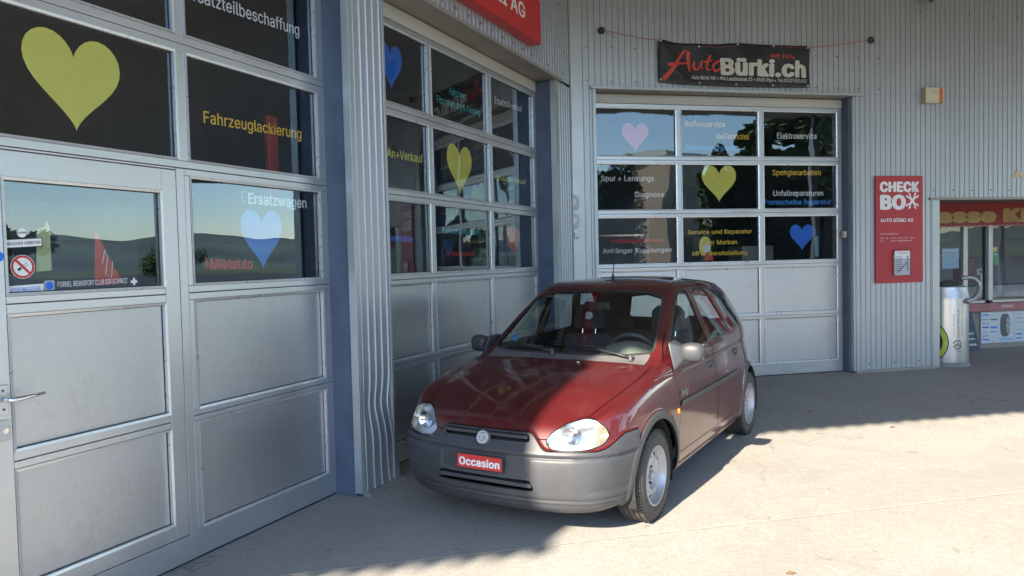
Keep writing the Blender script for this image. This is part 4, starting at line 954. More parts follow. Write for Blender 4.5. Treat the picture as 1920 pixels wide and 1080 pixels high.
def tree(x, y, h, r, label, seed, n=2600, ls=.13):
    rr = random.Random(seed); t = empty('tree', (x, y, 0), 0, label, 'tree')
    MB().tube([(0, 0, -.1), (0.1, 0, h * .3), (0.0, 0.15, h * .6), (0.1, 0.1, h * .85)], [r * .09, r * .07, r * .045, r * .015], 8).build('trunk', M_BARK, t, smooth=True)
    lb = MB()
    for k in range(7):
        q = rr.random() * 6.28; z0 = h * (.3 + .4 * rr.random()); lb.tube([(0, 0, z0), (math.cos(q) * r * .4, math.sin(q) * r * .4, z0 + r * .35), (math.cos(q) * r * .75, math.sin(q) * r * .75, z0 + r * .5)], [r * .035, r * .022, r * .008], 6)
    lb.build('branches', M_BARK, t)
    cl = [(rr.gauss(0, r * .42), rr.gauss(0, r * .42), h * .64 + rr.gauss(0, h * .13), r * (.22 + .2 * rr.random())) for _ in range(26)]
    v = []; f = []
    for i in range(n):
        c = rr.choice(cl); d = Vector((rr.gauss(0, 1), rr.gauss(0, 1), rr.gauss(0, 1))).normalized() * c[3] * (.5 + .5 * rr.random())
        p = Vector(c[:3]) + d; u = Vector((rr.gauss(0, 1), rr.gauss(0, 1), rr.gauss(0, 1))).normalized(); w_ = u.orthogonal().normalized(); s = ls + ls * .8 * rr.random()
        k = len(v); v += [tuple(p - u * s), tuple(p + w_ * s * .5), tuple(p + u * s), tuple(p - w_ * s * .5)]; f.append((k, k + 1, k + 2, k + 3))
    MB().add(v, f).mesh; me = bpy.data.meshes.new('crown'); me.from_pydata(v, [], f); link('crown', me, M_LEAFG, t)
tree(22.4, -6.6, 12.0, 2.9, 'tallest dark tree mirrored in the right column of the rear door', 3, 16000)
tree(24.5, -3.0, 9.0, 2.6, 'dark tree beside the tallest one mirrored in the rear door', 6, 9000)
tree(24.5, 5.6, 3.4, 1.3, 'bushy tree mirrored in the wicket window beside the hills', 4, 9000, .07)
tree(34.5, 13.5, 2.6, 1.4, 'low round bush mirrored in the nearest door beside the hills', 8, 5000, .07)
def hedge(x, y, rz, L, W, H, label, seed, n):
    rr = random.Random(seed); t = empty('hedge', (x, y, 0), rz, label, 'hedge'); v = []; f = []
    MB().box(-L / 2 + .5, L / 2 - .5, -W / 2 + .5, W / 2 - .5, 0, H * .8).build('hedge_core', simple('hedge_dark', (0.012, 0.018, 0.008), 0.9), t)
    for i in range(n):
        p = Vector(((rr.random() - .5) * L, (rr.random() - .5) * W, rr.random() * H)); top = H * (.86 + .10 * math.sin(p.x * 1.7 + seed) + .06 * math.sin(p.x * 5.1))
        if p.z > top: p.z = top * (1 - .12 * rr.random())
        u = Vector((rr.gauss(0, 1), rr.gauss(0, 1), rr.gauss(0, 1))).normalized(); w_ = u.orthogonal().normalized(); s = (.07 + .07 * rr.random()) * (1 if L < 20 else 3.5)
        k = len(v); v += [tuple(p - u * s), tuple(p + w_ * s * .5), tuple(p + u * s), tuple(p - w_ * s * .5)]; f.append((k, k + 1, k + 2, k + 3))
    me = bpy.data.meshes.new('foliage'); me.from_pydata(v, [], f); link('foliage', me, M_LEAFG, t)
hedge(21.9, -9.6, R(46), 6.4, 2.2, 6.9, 'tall dark hedge mirrored right of the beige house in the rear door', 11, 26000)
hedge(15.2, -14.2, R(59), 4.4, 2.0, 6.4, 'tall dark hedge mirrored left of the beige house in the rear door', 12, 18000)
hedge(-17, -31, R(-32), 52, 4, 9.5, 'long unseen belt of trees added behind the photographer to block low sky light', 13, 30000)  # added out of view to cut the low sky light on shaded fronts
tree(-9, -26, 8, 3, 'tree behind the photographer to the left mirrored in the car', 5)
M_HILL = simple('wooded_hill', (0.10, 0.14, 0.12), 0.9, 0, 0.3, 0.01)
v = []; f = []; NA = 160
for i in range(NA + 1):
    q = -math.pi * 1.15 + (math.pi * 1.5) * i / NA; hgt = 30 + 12 * math.sin(q * 3.1 + 1) + 7 * math.sin(q * 8.3) + 3 * math.sin(q * 23) + 1.5 * math.sin(q * 51)
    for rr_, k in ((700, -0.05), (850, 0.35), (1000, 0.75), (1150, 1.0), (1400, 0.6)): v.append((rr_ * math.cos(q), rr_ * math.sin(q), hgt * k if k > 0 else -2))
MB().add(v, [(i * 5 + j, (i + 1) * 5 + j, (i + 1) * 5 + j + 1, i * 5 + j + 1) for i in range(NA) for j in range(4)]).build('hills', M_HILL, smooth=True, kind='structure')

# ------------------------------------------------------------ the car
# body surface: grid of guide points (columns run round the car from nose to tail, levels run from sill to roof centre)
ROOF_UP = .028
WAIST = [(.745, 0), (.738, .2), (.715, .38), (.665, .54), (.585, .655), (.46, .728), (.28, .768), (.05, .785), (-.25, .795), (-.36, .798), (-.55, .80), (-.75, .802),
         (-.95, .803), (-1.15, .804), (-1.35, .804), (-1.75, .80), (-2.15, .79), (-2.45, .772), (-2.68, .73), (-2.82, .655), (-2.90, .53), (-2.945, .36), (-2.96, .18), (-2.965, 0)]
UP = [
 [(.605,0,.695),(.53,0,.727),(.46,0,.755),(.38,0,.782),(.31,0,.804),(.25,0,.82)],
 [(.60,.19,.693),(.52,.17,.73),(.43,.14,.765),(.34,.10,.795),(.26,.05,.817),(.19,0,.833)],
 [(.575,.36,.69),(.48,.31,.735),(.38,.25,.778),(.28,.17,.81),(.19,.09,.833),(.12,0,.848)],
 [(.51,.50,.70),(.41,.44,.745),(.31,.35,.79),(.21,.24,.822),(.11,.12,.846),(.05,0,.86)],
 [(.42,.605,.73),(.33,.54,.765),(.23,.44,.807),(.13,.30,.838),(.04,.15,.86),(-.02,0,.869)],
 [(.33,.665,.765),(.24,.60,.79),(.15,.50,.825),(.05,.34,.852),(-.03,.17,.87),(-.09,0,.878)],
 [(.20,.70,.80),(.13,.64,.815),(.05,.55,.842),(-.04,.38,.867),(-.11,.19,.881),(-.15,0,.886)],
 [(.0,.725,.84),(-.03,.67,.85),(-.08,.59,.868),(-.13,.41,.885),(-.18,.2,.893),(-.20,0,.895)],
 [(-.25,.74,.875),(-.26,.695,.885),(-.27,.64,.90),(-.25,.44,.905),(-.25,.22,.908),(-.25,0,.908)],
 [(-.37,.745,.885),(-.37,.70,.905),(-.38,.645,.94),(-.355,.44,.945),(-.345,.22,.948),(-.34,0,.95)],
 [(-.55,.75,.90),(-.56,.695,.965),(-.58,.635,1.055),(-.53,.45,1.06),(-.505,.23,1.063),(-.495,0,1.065)],
 [(-.75,.752,.91),(-.78,.68,1.04),(-.80,.615,1.18),(-.72,.44,1.19),(-.68,.23,1.195),(-.665,0,1.195)],
 [(-.95,.752,.917),(-1.0,.672,1.11),(-1.06,.588,1.315),(-.96,.42,1.325),(-.93,.22,1.335),(-.92,0,1.34)],
 [(-1.15,.752,.922),(-1.17,.672,1.12),(-1.20,.58,1.345),(-1.13,.41,1.378),(-1.10,.21,1.39),(-1.09,0,1.393)],
 [(-1.35,.752,.926),(-1.36,.67,1.13),(-1.37,.578,1.355),(-1.35,.40,1.395),(-1.34,.2,1.412),(-1.34,0,1.415)],
 [(-1.75,.748,.935),(-1.75,.667,1.14),(-1.75,.575,1.352),(-1.75,.40,1.392),(-1.75,.2,1.41),(-1.75,0,1.413)],
 [(-2.15,.738,.945),(-2.14,.655,1.14),(-2.12,.565,1.33),(-2.11,.39,1.37),(-2.1,.2,1.386),(-2.1,0,1.39)],
 [(-2.45,.715,.955),(-2.43,.635,1.13),(-2.40,.55,1.295),(-2.39,.38,1.335),(-2.38,.19,1.35),(-2.38,0,1.355)],
 [(-2.66,.67,.965),(-2.62,.60,1.12),(-2.56,.52,1.255),(-2.53,.36,1.295),(-2.52,.18,1.31),(-2.52,0,1.315)],
 [(-2.79,.60,.96),(-2.74,.54,1.09),(-2.67,.47,1.21),(-2.63,.33,1.255),(-2.61,.16,1.27),(-2.61,0,1.275)],
 [(-2.855,.49,.95),(-2.81,.44,1.06),(-2.75,.39,1.16),(-2.70,.28,1.21),(-2.68,.14,1.225),(-2.675,0,1.23)],
 [(-2.885,.34,.945),(-2.845,.31,1.04),(-2.79,.27,1.125),(-2.75,.20,1.17),(-2.735,.1,1.185),(-2.73,0,1.19)],
 [(-2.90,.17,.94),(-2.865,.16,1.02),(-2.82,.14,1.09),(-2.79,.1,1.13),(-2.78,.05,1.145),(-2.775,0,1.15)],
 [(-2.905,0,.935),(-2.88,0,1.0),(-2.855,0,1.045),(-2.835,0,1.08),(-2.82,0,1.10),(-2.81,0,1.11)]]
NC = len(WAIST)
FR = dict(off=(-.065, -.02, 0, -.002, -.035, -.085), z=(.19, .235, .36, .49, .565, .65))
SD = dict(off=(-.07, -.022, -.004, 0, -.008, -.030), z=(.20, .255, .40, .55, .69, .81))
RE = dict(off=(-.05, -.01, 0, -.01, -.03, -.06), z=(.22, .27, .40, .54, .66, .80))
def blend(i):
    f_ = [1, 1, 1, .95, .8, .5, .2] + [0] * 30; r_ = {16: .1, 17: .3, 18: .6, 19: .85, 20: 1, 21: 1, 22: 1, 23: 1}
    return f_[i], r_.get(i, 0)
G = np.zeros((NC, 12, 3)); Wn = np.array(WAIST, float)
for i in range(NC):
    pa = Wn[max(i - 1, 0)] if i > 0 else Wn[1] * [1, -1]; pb = Wn[min(i + 1, NC - 1)] if i < NC - 1 else Wn[NC - 2] * [1, -1]
    t = pb - pa; nrm = np.array([-t[1], t[0]]); nrm = -nrm / np.linalg.norm(nrm)
    if nrm @ (Wn[i] - np.array([-1.1, 0])) < 0: nrm = -nrm
    fa, ra = blend(i); sa = 1 - fa - ra
    for j in range(6):
        off = fa * FR['off'][j] + sa * SD['off'][j] + ra * RE['off'][j]; z = fa * FR['z'][j] + sa * SD['z'][j] + ra * RE['z'][j]
        if j == 5: z = min(z, UP[i][0][2] - 0.035)
        G[i, j] = (Wn[i][0] + nrm[0] * off, Wn[i][1] + nrm[1] * off, z)
    for j in range(6):
        G[i, 6 + j] = UP[i][j]; k_ = max(0, (UP[i][j][2] - .95) / .46); G[i, 6 + j, 2] += ROOF_UP * k_; G[i, 6 + j, 1] *= 1 - .035 * k_ ** 2
def crom(P, n, ghost0, ghost1):
    """Catmull-Rom along axis 0, n samples per span"""
    Q = np.concatenate([ghost0[None], P, ghost1[None]], 0); out = []
    for k in range(len(P) - 1):
        p0, p1, p2, p3 = Q[k], Q[k + 1], Q[k + 2], Q[k + 3]
        for s in range(n):
            u = s / n; out.append(0.5 * (2 * p1 + (p2 - p0) * u + (2 * p0 - 5 * p1 + 4 * p2 - p3) * u * u + (3 * p1 - p0 - 3 * p2 + p3) * u ** 3))
    out.append(P[-1]); return np.array(out)
MIR = np.array([1, -1, 1.0])
NU, NV = 16, 14
D = crom(G, NU, G[1] * MIR, G[-2] * MIR)                      # (U,12,3)
Dt = D.transpose(1, 0, 2); D = crom(Dt, NV, 2 * Dt[0] - Dt[1], Dt[-2] * MIR).transpose(1, 0, 2)
def smooth(D, it, itv):
    for _ in range(it):
        E_ = D.copy(); E_[1:-1] = .25 * D[:-2] + .5 * D[1:-1] + .25 * D[2:]
        E_[0] = .5 * D[0] + .25 * (D[1] + D[1] * MIR); E_[-1] = .5 * D[-1] + .25 * (D[-2] + D[-2] * MIR); D = E_
    for _ in range(itv):
        E_ = D.copy(); E_[:, 1:-1] = .25 * D[:, :-2] + .5 * D[:, 1:-1] + .25 * D[:, 2:]; E_[:, -1] = .5 * D[:, -1] + .25 * (D[:, -2] + D[:, -2] * MIR); D = E_
    return D
D = smooth(D, 52, 14)
def gnorm(D):
    du = np.empty_like(D); du[1:-1] = D[2:] - D[:-2]; du[0] = D[1] - D[1] * MIR; du[-1] = D[-2] * MIR - D[-2]
    dv = np.empty_like(D); dv[:, 1:-1] = D[:, 2:] - D[:, :-2]; dv[:, 0] = D[:, 1] - D[:, 0]; dv[:, -1] = D[:, -2] * MIR - D[:, -2]
    n = np.cross(du, dv); n /= np.maximum(np.linalg.norm(n, axis=2, keepdims=True), 1e-9)
    c = D - np.array([-1.1, 0, .6]); s = np.sign((n * c).sum(2)); return n * (1 if s.mean() > 0 else -1)
Nn = gnorm(D)
UU, VV = np.meshgrid(np.arange(D.shape[0]) / NU, np.arange(D.shape[1]) / NV, indexing='ij')
def sstep(a_, b_, x): t = np.clip((x - a_) / (b_ - a_), 0, 1); return t * t * (3 - 2 * t)
def bump_top(x, y, z):          # height of the bumper top edge
    ay = np.abs(y); front = .634 - .088 * sstep(.270, .395, ay); front = front + (.075 * sstep(.0, .22, .60 - x)) * sstep(.6, .68, ay)
    return np.where(x > 0, front, .62)
def f_bumper(P):
    x, y, z = P[:, 0], P[:, 1], P[:, 2]; fz = z - bump_top(x, y, z); fx = np.where(x > -1.2, .27 - x, x + 2.55); return np.maximum(fz, fx)
FC, RC = np.array([0, .285]), np.array([-2.443, .285])
def f_arch(P, c, r): return np.hypot((P[:, 0] - c[0]), (P[:, 2] - c[1]) * (1 + 0.0 * P[:, 0])) - r
RIN_F, ROUT_F, RIN_R, ROUT_R = .335, .383, .325, .368
Pf = D.reshape(-1, 3); Nf = Nn.reshape(-1, 3); vf = VV.reshape(-1)
fb = f_bumper(Pf); disp = 0.014 * sstep(.010, -.010, fb)
zz = Pf[:, 2]; infr = (fb < 0)
low = -0.007 * sstep(.515, .500, zz) - 0.016 * np.exp(-((zz - .507) / .007) ** 2) - 0.011 * sstep(.300, .280, np.abs(Pf[:, 1])) * sstep(.385, .397, zz) * sstep(.508, .498, zz) - 0.010 * np.exp(-((zz - .272) / .006) ** 2) - .007 * np.exp(-((zz - .248) / .005) ** 2) - 0.007 * sstep(.262, .235, zz) - .004 * np.exp(-((zz - .325) / .012) ** 2) * (Pf[:, 0] < .62)
disp += np.where(infr & (Pf[:, 0] > 0), low, 0)
side = (vf < 5.6)
for c, r0, r1 in ((FC, RIN_F, ROUT_F), (RC, RIN_R, ROUT_R)):
    fa = f_arch(Pf, c, r1); disp = np.maximum(disp, np.where(side & (np.abs(Pf[:, 1]) > .5), 0.013 * sstep(.008, -.010, fa), 0))
# gentle waistline crease
disp += np.where(side & (Pf[:, 0] < .4) & (Pf[:, 0] > -2.7), -0.004 * np.exp(-((zz - .845) / .012) ** 2), 0)
Pf = Pf + Nf * disp[:, None]; D2 = Pf.reshape(D.shape)
NB = gnorm(D2).reshape(-1, 3)
nu, nv = D.shape[0], D.shape[1]
ii = np.arange(nu * nv).reshape(nu, nv); q = np.stack([ii[:-1, :-1], ii[1:, :-1], ii[1:, 1:], ii[:-1, 1:]], -1).reshape(-1, 4)
TRI = np.concatenate([q[:, [0, 1, 2]], q[:, [0, 2, 3]]])
A = np.concatenate([Pf, NB, UU.reshape(-1, 1), vf[:, None]], 1)      # pos, normal, u, v
def cut(A, T, phi):
    phi = np.where(np.abs(phi) < 1e-7, 1e-7, phi); s = phi > 0; ts = s[T]; cnt = ts.sum(1); mixed = (cnt == 1) | (cnt == 2)
    keep = T[~mixed]; M_ = T[mixed]; ms = ts[mixed]
    if len(M_) == 0: return A, T
    lone = np.where((ms.sum(1) == 1)[:, None], ms, ~ms); k = lone.argmax(1); r = np.arange(len(M_))
    a_, b_, c_ = M_[r, k], M_[r, (k + 1) % 3], M_[r, (k + 2) % 3]
    E_ = np.concatenate([np.stack([a_, b_], 1), np.stack([a_, c_], 1)]); Es = np.sort(E_, 1); uq, inv = np.unique(Es, axis=0, return_inverse=True); inv = inv.reshape(-1)
    t = phi[uq[:, 0]] / (phi[uq[:, 0]] - phi[uq[:, 1]]); new = A[uq[:, 0]] * (1 - t[:, None]) + A[uq[:, 1]] * t[:, None]
    new[:, 3:6] /= np.maximum(np.linalg.norm(new[:, 3:6], axis=1, keepdims=True), 1e-9)
    base = len(A); p_ = base + inv[:len(M_)]; q_ = base + inv[len(M_):]
    T2 = np.concatenate([keep, np.stack([a_, p_, q_], 1), np.stack([p_, b_, c_], 1), np.stack([p_, c_, q_], 1)])
    return np.concatenate([A, new]), T2
def sdp(X, Y, poly):
    P = np.array(poly, float); n = len(P); d = np.full(len(X), 1e9); ins = np.zeros(len(X), bool)
    for i in range(n):
        ax, ay = P[i]; bx, by = P[(i + 1) % n]; ex, ey = bx - ax, by - ay; wx, wy = X - ax, Y - ay
        t = np.clip((wx * ex + wy * ey) / (ex * ex + ey * ey), 0, 1); d = np.minimum(d, (wx - ex * t) ** 2 + (wy - ey * t) ** 2)
        c = ((ay > Y) != (by > Y)) & (X < ex * (Y - ay) / (by - ay + 1e-12) + ax); ins ^= c
    d = np.sqrt(d); return np.where(ins, -d, d)
def rounded(poly, r=0.02, n=4):
    P = [Vector(p) for p in poly]; out = []
    for i in range(len(P)):
        a_, b_, c_ = P[i - 1], P[i], P[(i + 1) % len(P)]; k1 = min(r, (a_ - b_).length * .45); k2 = min(r, (c_ - b_).length * .45)
        s, e = b_ + (a_ - b_).normalized() * k1, b_ + (c_ - b_).normalized() * k2
        for k in range(n + 1): t = k / n; out.append(tuple((s * (1 - t) ** 2) + b_ * (2 * t * (1 - t)) + e * t * t))
    return out
FG = rounded([(-.50, .952), (-.66, 1.065), (-.86, 1.205), (-1.02, 1.308), (-1.10, 1.338), (-1.225, 1.346), (-1.262, .960)], .018)
RG = rounded([(-1.372, .962), (-1.345, 1.346), (-1.60, 1.343), (-1.71, 1.318), (-1.935, .985), (-1.93, .975)], .03)
QG = rounded([(-2.02, .992), (-2.33, 1.010), (-2.36, 1.04), (-2.26, 1.18), (-2.10, 1.292), (-1.86, 1.325)], .03)
FDR = rounded([(-.375, .905), (-.405, .75), (-.405, .60), (-.385, .50), (-.345, .38), (-.355, .325), (-1.29, .315), (-1.315, .95), (-1.285, 1.374), (-1.10, 1.374), (-.99, 1.337), (-.62, 1.085), (-.44, .960)], .03)
RDR = rounded([(-1.297, .315), (-1.74, .315), (-1.80, .40), (-1.90, .58), (-2.02, .72), (-2.03, .95), (-1.79, 1.345), (-1.70, 1.374), (-1.292, 1.374), (-1.322, .95)], .03)
WS = rounded([(-.606, .972), (-.583, 1.06), (-.550, 1.18), (-.505, 1.305), (-.38, 1.338), (0, 1.350), (.38, 1.338), (.505, 1.305), (.550, 1.18), (.583, 1.06), (.606, .972), (.45, .955), (0, .952), (-.45, .955)], .02)
RW = rounded([(-.50, 1.0), (-.42, 1.22), (0, 1.26), (.42, 1.22), (.50, 1.0), (0, .985)], .03)
HL = rounded([(.372, .588), (.395, .632), (.455, .678), (.54, .703), (.61, .700), (.660, .668), (.682, .62), (.668, .578), (.61, .556), (.50, .549), (.405, .556)], .02)
HOOD = [(-.262, -.66), (-.245, -.45), (-.235, 0), (-.245, .45), (-.262, .66), (.0, .652), (.25, .618), (.45, .565), (.9, .45), (.9, -.45), (.45, -.565), (.25, -.618), (0, -.652)]
GR = rounded([(-.29, .583), (.29, .583), (.275, .625), (-.275, .625)], .014)
IN = rounded([(-.325, .318), (.325, .318), (.305, .380), (-.305, .380)], .022)
INR = rounded([(-.29, .35), (.29, .35), (.29, .36), (-.29, .36)], .004)
X_ = lambda: A[:, 0]
def F_(name):
    x, y, z, u, v = A[:, 0], A[:, 1], A[:, 2], A[:, 6], A[:, 7]; ay = np.abs(y)
    sm = np.maximum((v - 8.02) * .08, (3.0 - u) * .1); sm = np.maximum(sm, (u - 20.2) * .1)
    if name == 'fg': return np.maximum(sdp(x, z, FG), (v - 7.93) * .08)
    if name == 'rg': return np.maximum(sdp(x, z, RG), (v - 7.95) * .08)
    if name == 'qg': return np.maximum(np.maximum(sdp(x, z, QG), (v - 7.95) * .08), (u - 18.9) * .1)
    if name == 'fd': return np.maximum(sdp(x, z, FDR), sm)
    if name == 'rd': return np.maximum(sdp(x, z, RDR), sm)
    if name == 'ws': return np.maximum(np.maximum(sdp(y, z, WS), (8.05 - v) * .08), np.maximum(-1.25 - x, x + .28))
    if name == 'rw': return np.maximum(np.maximum(sdp(y, z, RW), x + 2.45), -np.ones_like(x))
    if name == 'hl': return np.maximum(sdp(ay, z, HL), .3 - x)
    if name == 'gr': return np.maximum(sdp(y, z, GR), .4 - x)
    if name == 'in': return np.maximum(sdp(y, z, IN), .4 - x)
    if name == 'hood': return np.maximum(np.maximum(sdp(x, y, HOOD), .60 - z), -.27 - x)
    if name == 'bump': return f_bumper(A[:, :3])
    if name == 'afi': return np.maximum(f_arch(A, FC, RIN_F), np.maximum(.45 - ay, (v - 6.2) * .05))
    if name == 'afo': return np.maximum(f_arch(A, FC, ROUT_F), np.maximum(.45 - ay, (v - 6.2) * .05))
    if name == 'ari': return np.maximum(f_arch(A, RC, RIN_R), np.maximum(.45 - ay, (v - 6.2) * .05))
    if name == 'aro': return np.maximum(f_arch(A, RC, ROUT_R), np.maximum(.45 - ay, (v - 6.2) * .05))
    if name == 'fs': return np.maximum(np.abs(z - (.640 - .0 * x)) - .017, np.maximum(np.maximum(x + .425, -2.03 - x), (v - 6) * .1))
    if name == 'cowl': return np.maximum(np.maximum(-.392 - x, x + .264), np.maximum(ay - .605, (8.12 - v) * .08))
    if name == 'sill': return np.maximum(z - .232, np.maximum(x - .3, -2.7 - x))
def docut(name, lv):
    global A, TRI
    for l in lv: A, TRI = cut(A, TRI, F_(name) - l)
GAP = .0028
docut('afi', [0]); docut('afo', [0]); docut('ari', [0]); docut('aro', [0]); docut('bump', [-.0015, .0022])
docut('hl', [-.001, .004]); docut('gr', [0]); docut('in', [0]); docut('hood', [-GAP, GAP])
docut('fd', [-GAP, GAP]); docut('rd', [-GAP, GAP]); docut('fg', [-.001, .011]); docut('rg', [-.001, .011]); docut('qg', [-.001, .012])
docut('cowl', [0]); docut('ws', [-.001, .013]); docut('rw', [0, .015]); docut('fs', [0])
T3 = TRI
def Fm(name): return F_(name)[T3].mean(1)
reg = np.full(len(T3), 'body', dtype=object)
P_ = {k: Fm(k) for k in ('afi', 'afo', 'ari', 'aro', 'bump', 'hl', 'gr', 'in', 'hood', 'fd', 'rd', 'fg', 'rg', 'qg', 'ws', 'rw', 'fs', 'cowl')}
vm_ = A[:, 7][T3].mean(1)
reg[P_['cowl'] < 0] = 'cowl'; reg[P_['hood'] < -GAP] = 'bonnet'; reg[np.abs(P_['hood']) < GAP] = 'gap'
reg[P_['fd'] < -GAP] = 'front_door'; reg[P_['rd'] < -GAP] = 'rear_door'
reg[(np.abs(P_['fd']) < GAP) & (vm_ < 8.0)] = 'gap'; reg[(np.abs(P_['rd']) < GAP) & (vm_ < 8.0)] = 'gap'
for k, g_, s_ in (('fg', 'front_glass', .011), ('rg', 'rear_glass', .011), ('qg', 'quarter_glass', .012), ('ws', 'windscreen', .013), ('rw', 'hatch_glass', .015)):
    reg[P_[k] < s_] = k + '_seal'; reg[P_[k] < -.0009 if k != 'rw' else P_[k] < 0] = g_
st = (P_['fs'] < 0); reg[st & ((reg == 'front_door') | (reg == 'rear_door'))] = 'rub'
reg[P_['bump'] < .0022] = 'gap'; reg[P_['bump'] < -.0015] = 'bumper'
reg[P_['hl'] < .004] = 'gap'; reg[P_['hl'] < -.001] = 'headlight'
reg[P_['gr'] < 0] = 'grille'; reg[P_['in'] < 0] = 'intake'
reg[(P_['afo'] < 0)] = 'arch_f'; reg[(P_['aro'] < 0)] = 'arch_r'; reg[(P_['afi'] < 0) | (P_['ari'] < 0)] = 'hole'

a = NT('car_paint'); fl = a.n('TexVoronoi'); fl.inputs['Scale'].default_value = 900
a.l(a.coord(), fl.inputs['Vector']); dirt = a.noise(2.5, 6, 0.7)
cc = a.ramp(fl.outputs[1], [(0.0, (0.060, 0.004, 0.006)), (1.0, (0.112, 0.009, 0.011))])
cc = a.mix(a.math('MULTIPLY', a.ramp(dirt, [(0.5, (0, 0, 0)), (0.8, (1, 1, 1))]), 0.12), cc, (0.30, 0.20, 0.17))
M_PAINT = a.set(cc, 0.45, 0.12, 0.5, 1.0, a.math('MULTIPLY_ADD', dirt, 0.06, 0.015))
a = NT('bumper_plastic'); nn = a.noise(420, 3, 0.6); n5 = a.noise(3.0, 6, 0.7); n6_ = a.noise(24, 5, 0.75, a.coord((1, 0.4, 3)))
cc = a.ramp(n5, [(0.35, (0.040, 0.043, 0.051)), (0.65, (0.062, 0.065, 0.073))]); cc = a.mix(a.math('MULTIPLY', a.ramp(n6_, [(0.6, (0, 0, 0)), (0.75, (1, 1, 1))]), 0.3), cc, (0.11, 0.108, 0.105))
a.bump(nn, 0.15, 0.0015); M_BUMP = a.set(cc, 0.46, 0.0, 0.5)
M_TRIM = simple('trim_plastic', (0.055, 0.056, 0.058), 0.5, 0, 0.15, 6)
M_SEAL = simple('window_rubber', (0.035, 0.035, 0.037), 0.5)
M_WSEAL = simple('windscreen_rubber', (0.035, 0.035, 0.036), 0.45)
M_INNER = simple('inner_shell_dark', (0.018, 0.018, 0.019), 0.85)
M_CARG = glass_mat('car_glass', (0.80, 0.86, 0.84), 1.5, 1.15, base=0.0)
M_WSG = glass_mat('windscreen_glass', (0.72, 0.78, 0.77), 1.5, 1.7, base=0.01, rough=0.02)

car = empty('parked_car', (0.186, 4.814, 0), -2.105, 'dark red five door hatchback with grey bumpers parked half in the sun', 'car')
def region_mesh(name, mask, sides=(1, -1), off=0.0, normals=True):
    T = T3[mask]; vs, fs, ns = [], [], []
    used, inv = np.unique(T, return_inverse=True); T = inv.reshape(-1, 3); P = A[used, :3] + A[used, 3:6] * off; N_ = A[used, 3:6]
    for s in sides:
        k = sum(len(x) for x in vs); Q = P * [1, s, 1]; vs.append(Q); ns.append(N_ * [1, s, 1]); fs.append((T if s == 1 else T[:, ::-1]) + k)
    V = np.concatenate(vs); Fc = np.concatenate(fs); NN = np.concatenate(ns)
    # make winding agree with the outward normal
    e = np.cross(V[Fc[:, 1]] - V[Fc[:, 0]], V[Fc[:, 2]] - V[Fc[:, 0]]); flip = (e * NN[Fc[:, 0]]).sum(1) < 0; Fc[flip] = Fc[flip][:, ::-1]
    me = bpy.data.meshes.new(name); me.from_pydata(V.tolist(), [], Fc.tolist()); me.shade_smooth()
    if normals: me.normals_split_custom_set_from_vertices(NN.tolist())
    return me
def rp(name, masks, mat, sides=(1, -1), off=0.0, parent=None, label=None):
    m_ = np.isin(reg, masks) if not isinstance(masks, np.ndarray) else masks
    return link(name, region_mesh(name, m_, sides, off), mat, parent or car, label=label)
rp('body_shell', ['body'], M_PAINT)
rp('bonnet', ['bonnet'], M_PAINT)
doors = {}
for s in (1, -1):
    for nm, gl, sl in (('front_door', 'front_glass', 'fg_seal'), ('rear_door', 'rear_glass', 'rg_seal')):
        d = rp(nm, [nm], M_PAINT, (s,)); doors[(nm, s)] = d
        rp('door_glass', [gl], M_CARG, (s,), -.004, d); rp('window_seal', [sl], M_SEAL, (s,), -.001, d)
        isf = P_['fd'] < 0
        rp('rub_strip', (reg == 'rub') & (isf if nm == 'front_door' else ~isf), M_TRIM, (s,), 0.009, d)
        rp('door_strip_base', (reg == 'rub') & (isf if nm == 'front_door' else ~isf), M_PAINT, (s,), 0.0, d)
    rp('quarter_glass', ['quarter_glass'], M_CARG, (s,), -.003); rp('window_seal', ['qg_seal'], M_SEAL, (s,), -.001)
    rp('arch_trim', ['arch_f'], M_TRIM, (s,)); rp('arch_trim', ['arch_r'], M_TRIM, (s,))
rp('windscreen', ['windscreen'], M_WSG, off=-.003); rp('windscreen_seal', ['ws_seal'], M_WSEAL, off=-.001)
rp('hatch_glass', ['hatch_glass'], M_CARG, off=-.003); rp('hatch_seal', ['rw_seal'], M_SEAL, off=-.001)
xm_ = A[:, 0][T3].mean(1)
rp('front_bumper', (reg == 'bumper') & (xm_ > 0), M_BUMP); rp('rear_bumper', (reg == 'bumper') & (xm_ < 0), M_BUMP)
# dark skin just inside everything that is not glass or opening
glassy = np.isin(reg, ['front_glass', 'rear_glass', 'quarter_glass', 'windscreen', 'hatch_glass', 'hole', 'headlight', 'grille', 'intake'])
rp('inner_lining', ~glassy, M_INNER, off=-.016)
rp('grille_recess', ['grille'], M_INNER, off=-.045); rp('intake_recess', ['intake'], M_INNER, off=-.045)
# floor, arch wells
MB().box(-2.6, .30, -.60, .60, .20, .23).box(.301, .64, -.50, .50, .215, .24).build('underbody', M_INNER, car)
for s in (1, -1):
    for c in (FC, RC):
        b = MB(); r_ = .338; pr = []
        for i in range(25):
            t = math.pi * (-0.12 + 1.24 * i / 24); pr.append((c[0] + r_ * math.cos(t), c[1] + r_ * math.sin(t)))
        v = [(p_[0], s * .765, p_[1]) for p_ in pr] + [(p_[0], s * .50, p_[1]) for p_ in pr]
        b.add(v, [(i, i + 1, i + 26, i + 25) for i in range(24)] + [tuple(range(25, 50))]).build('wheel_well', M_INNER, car, smooth=False)
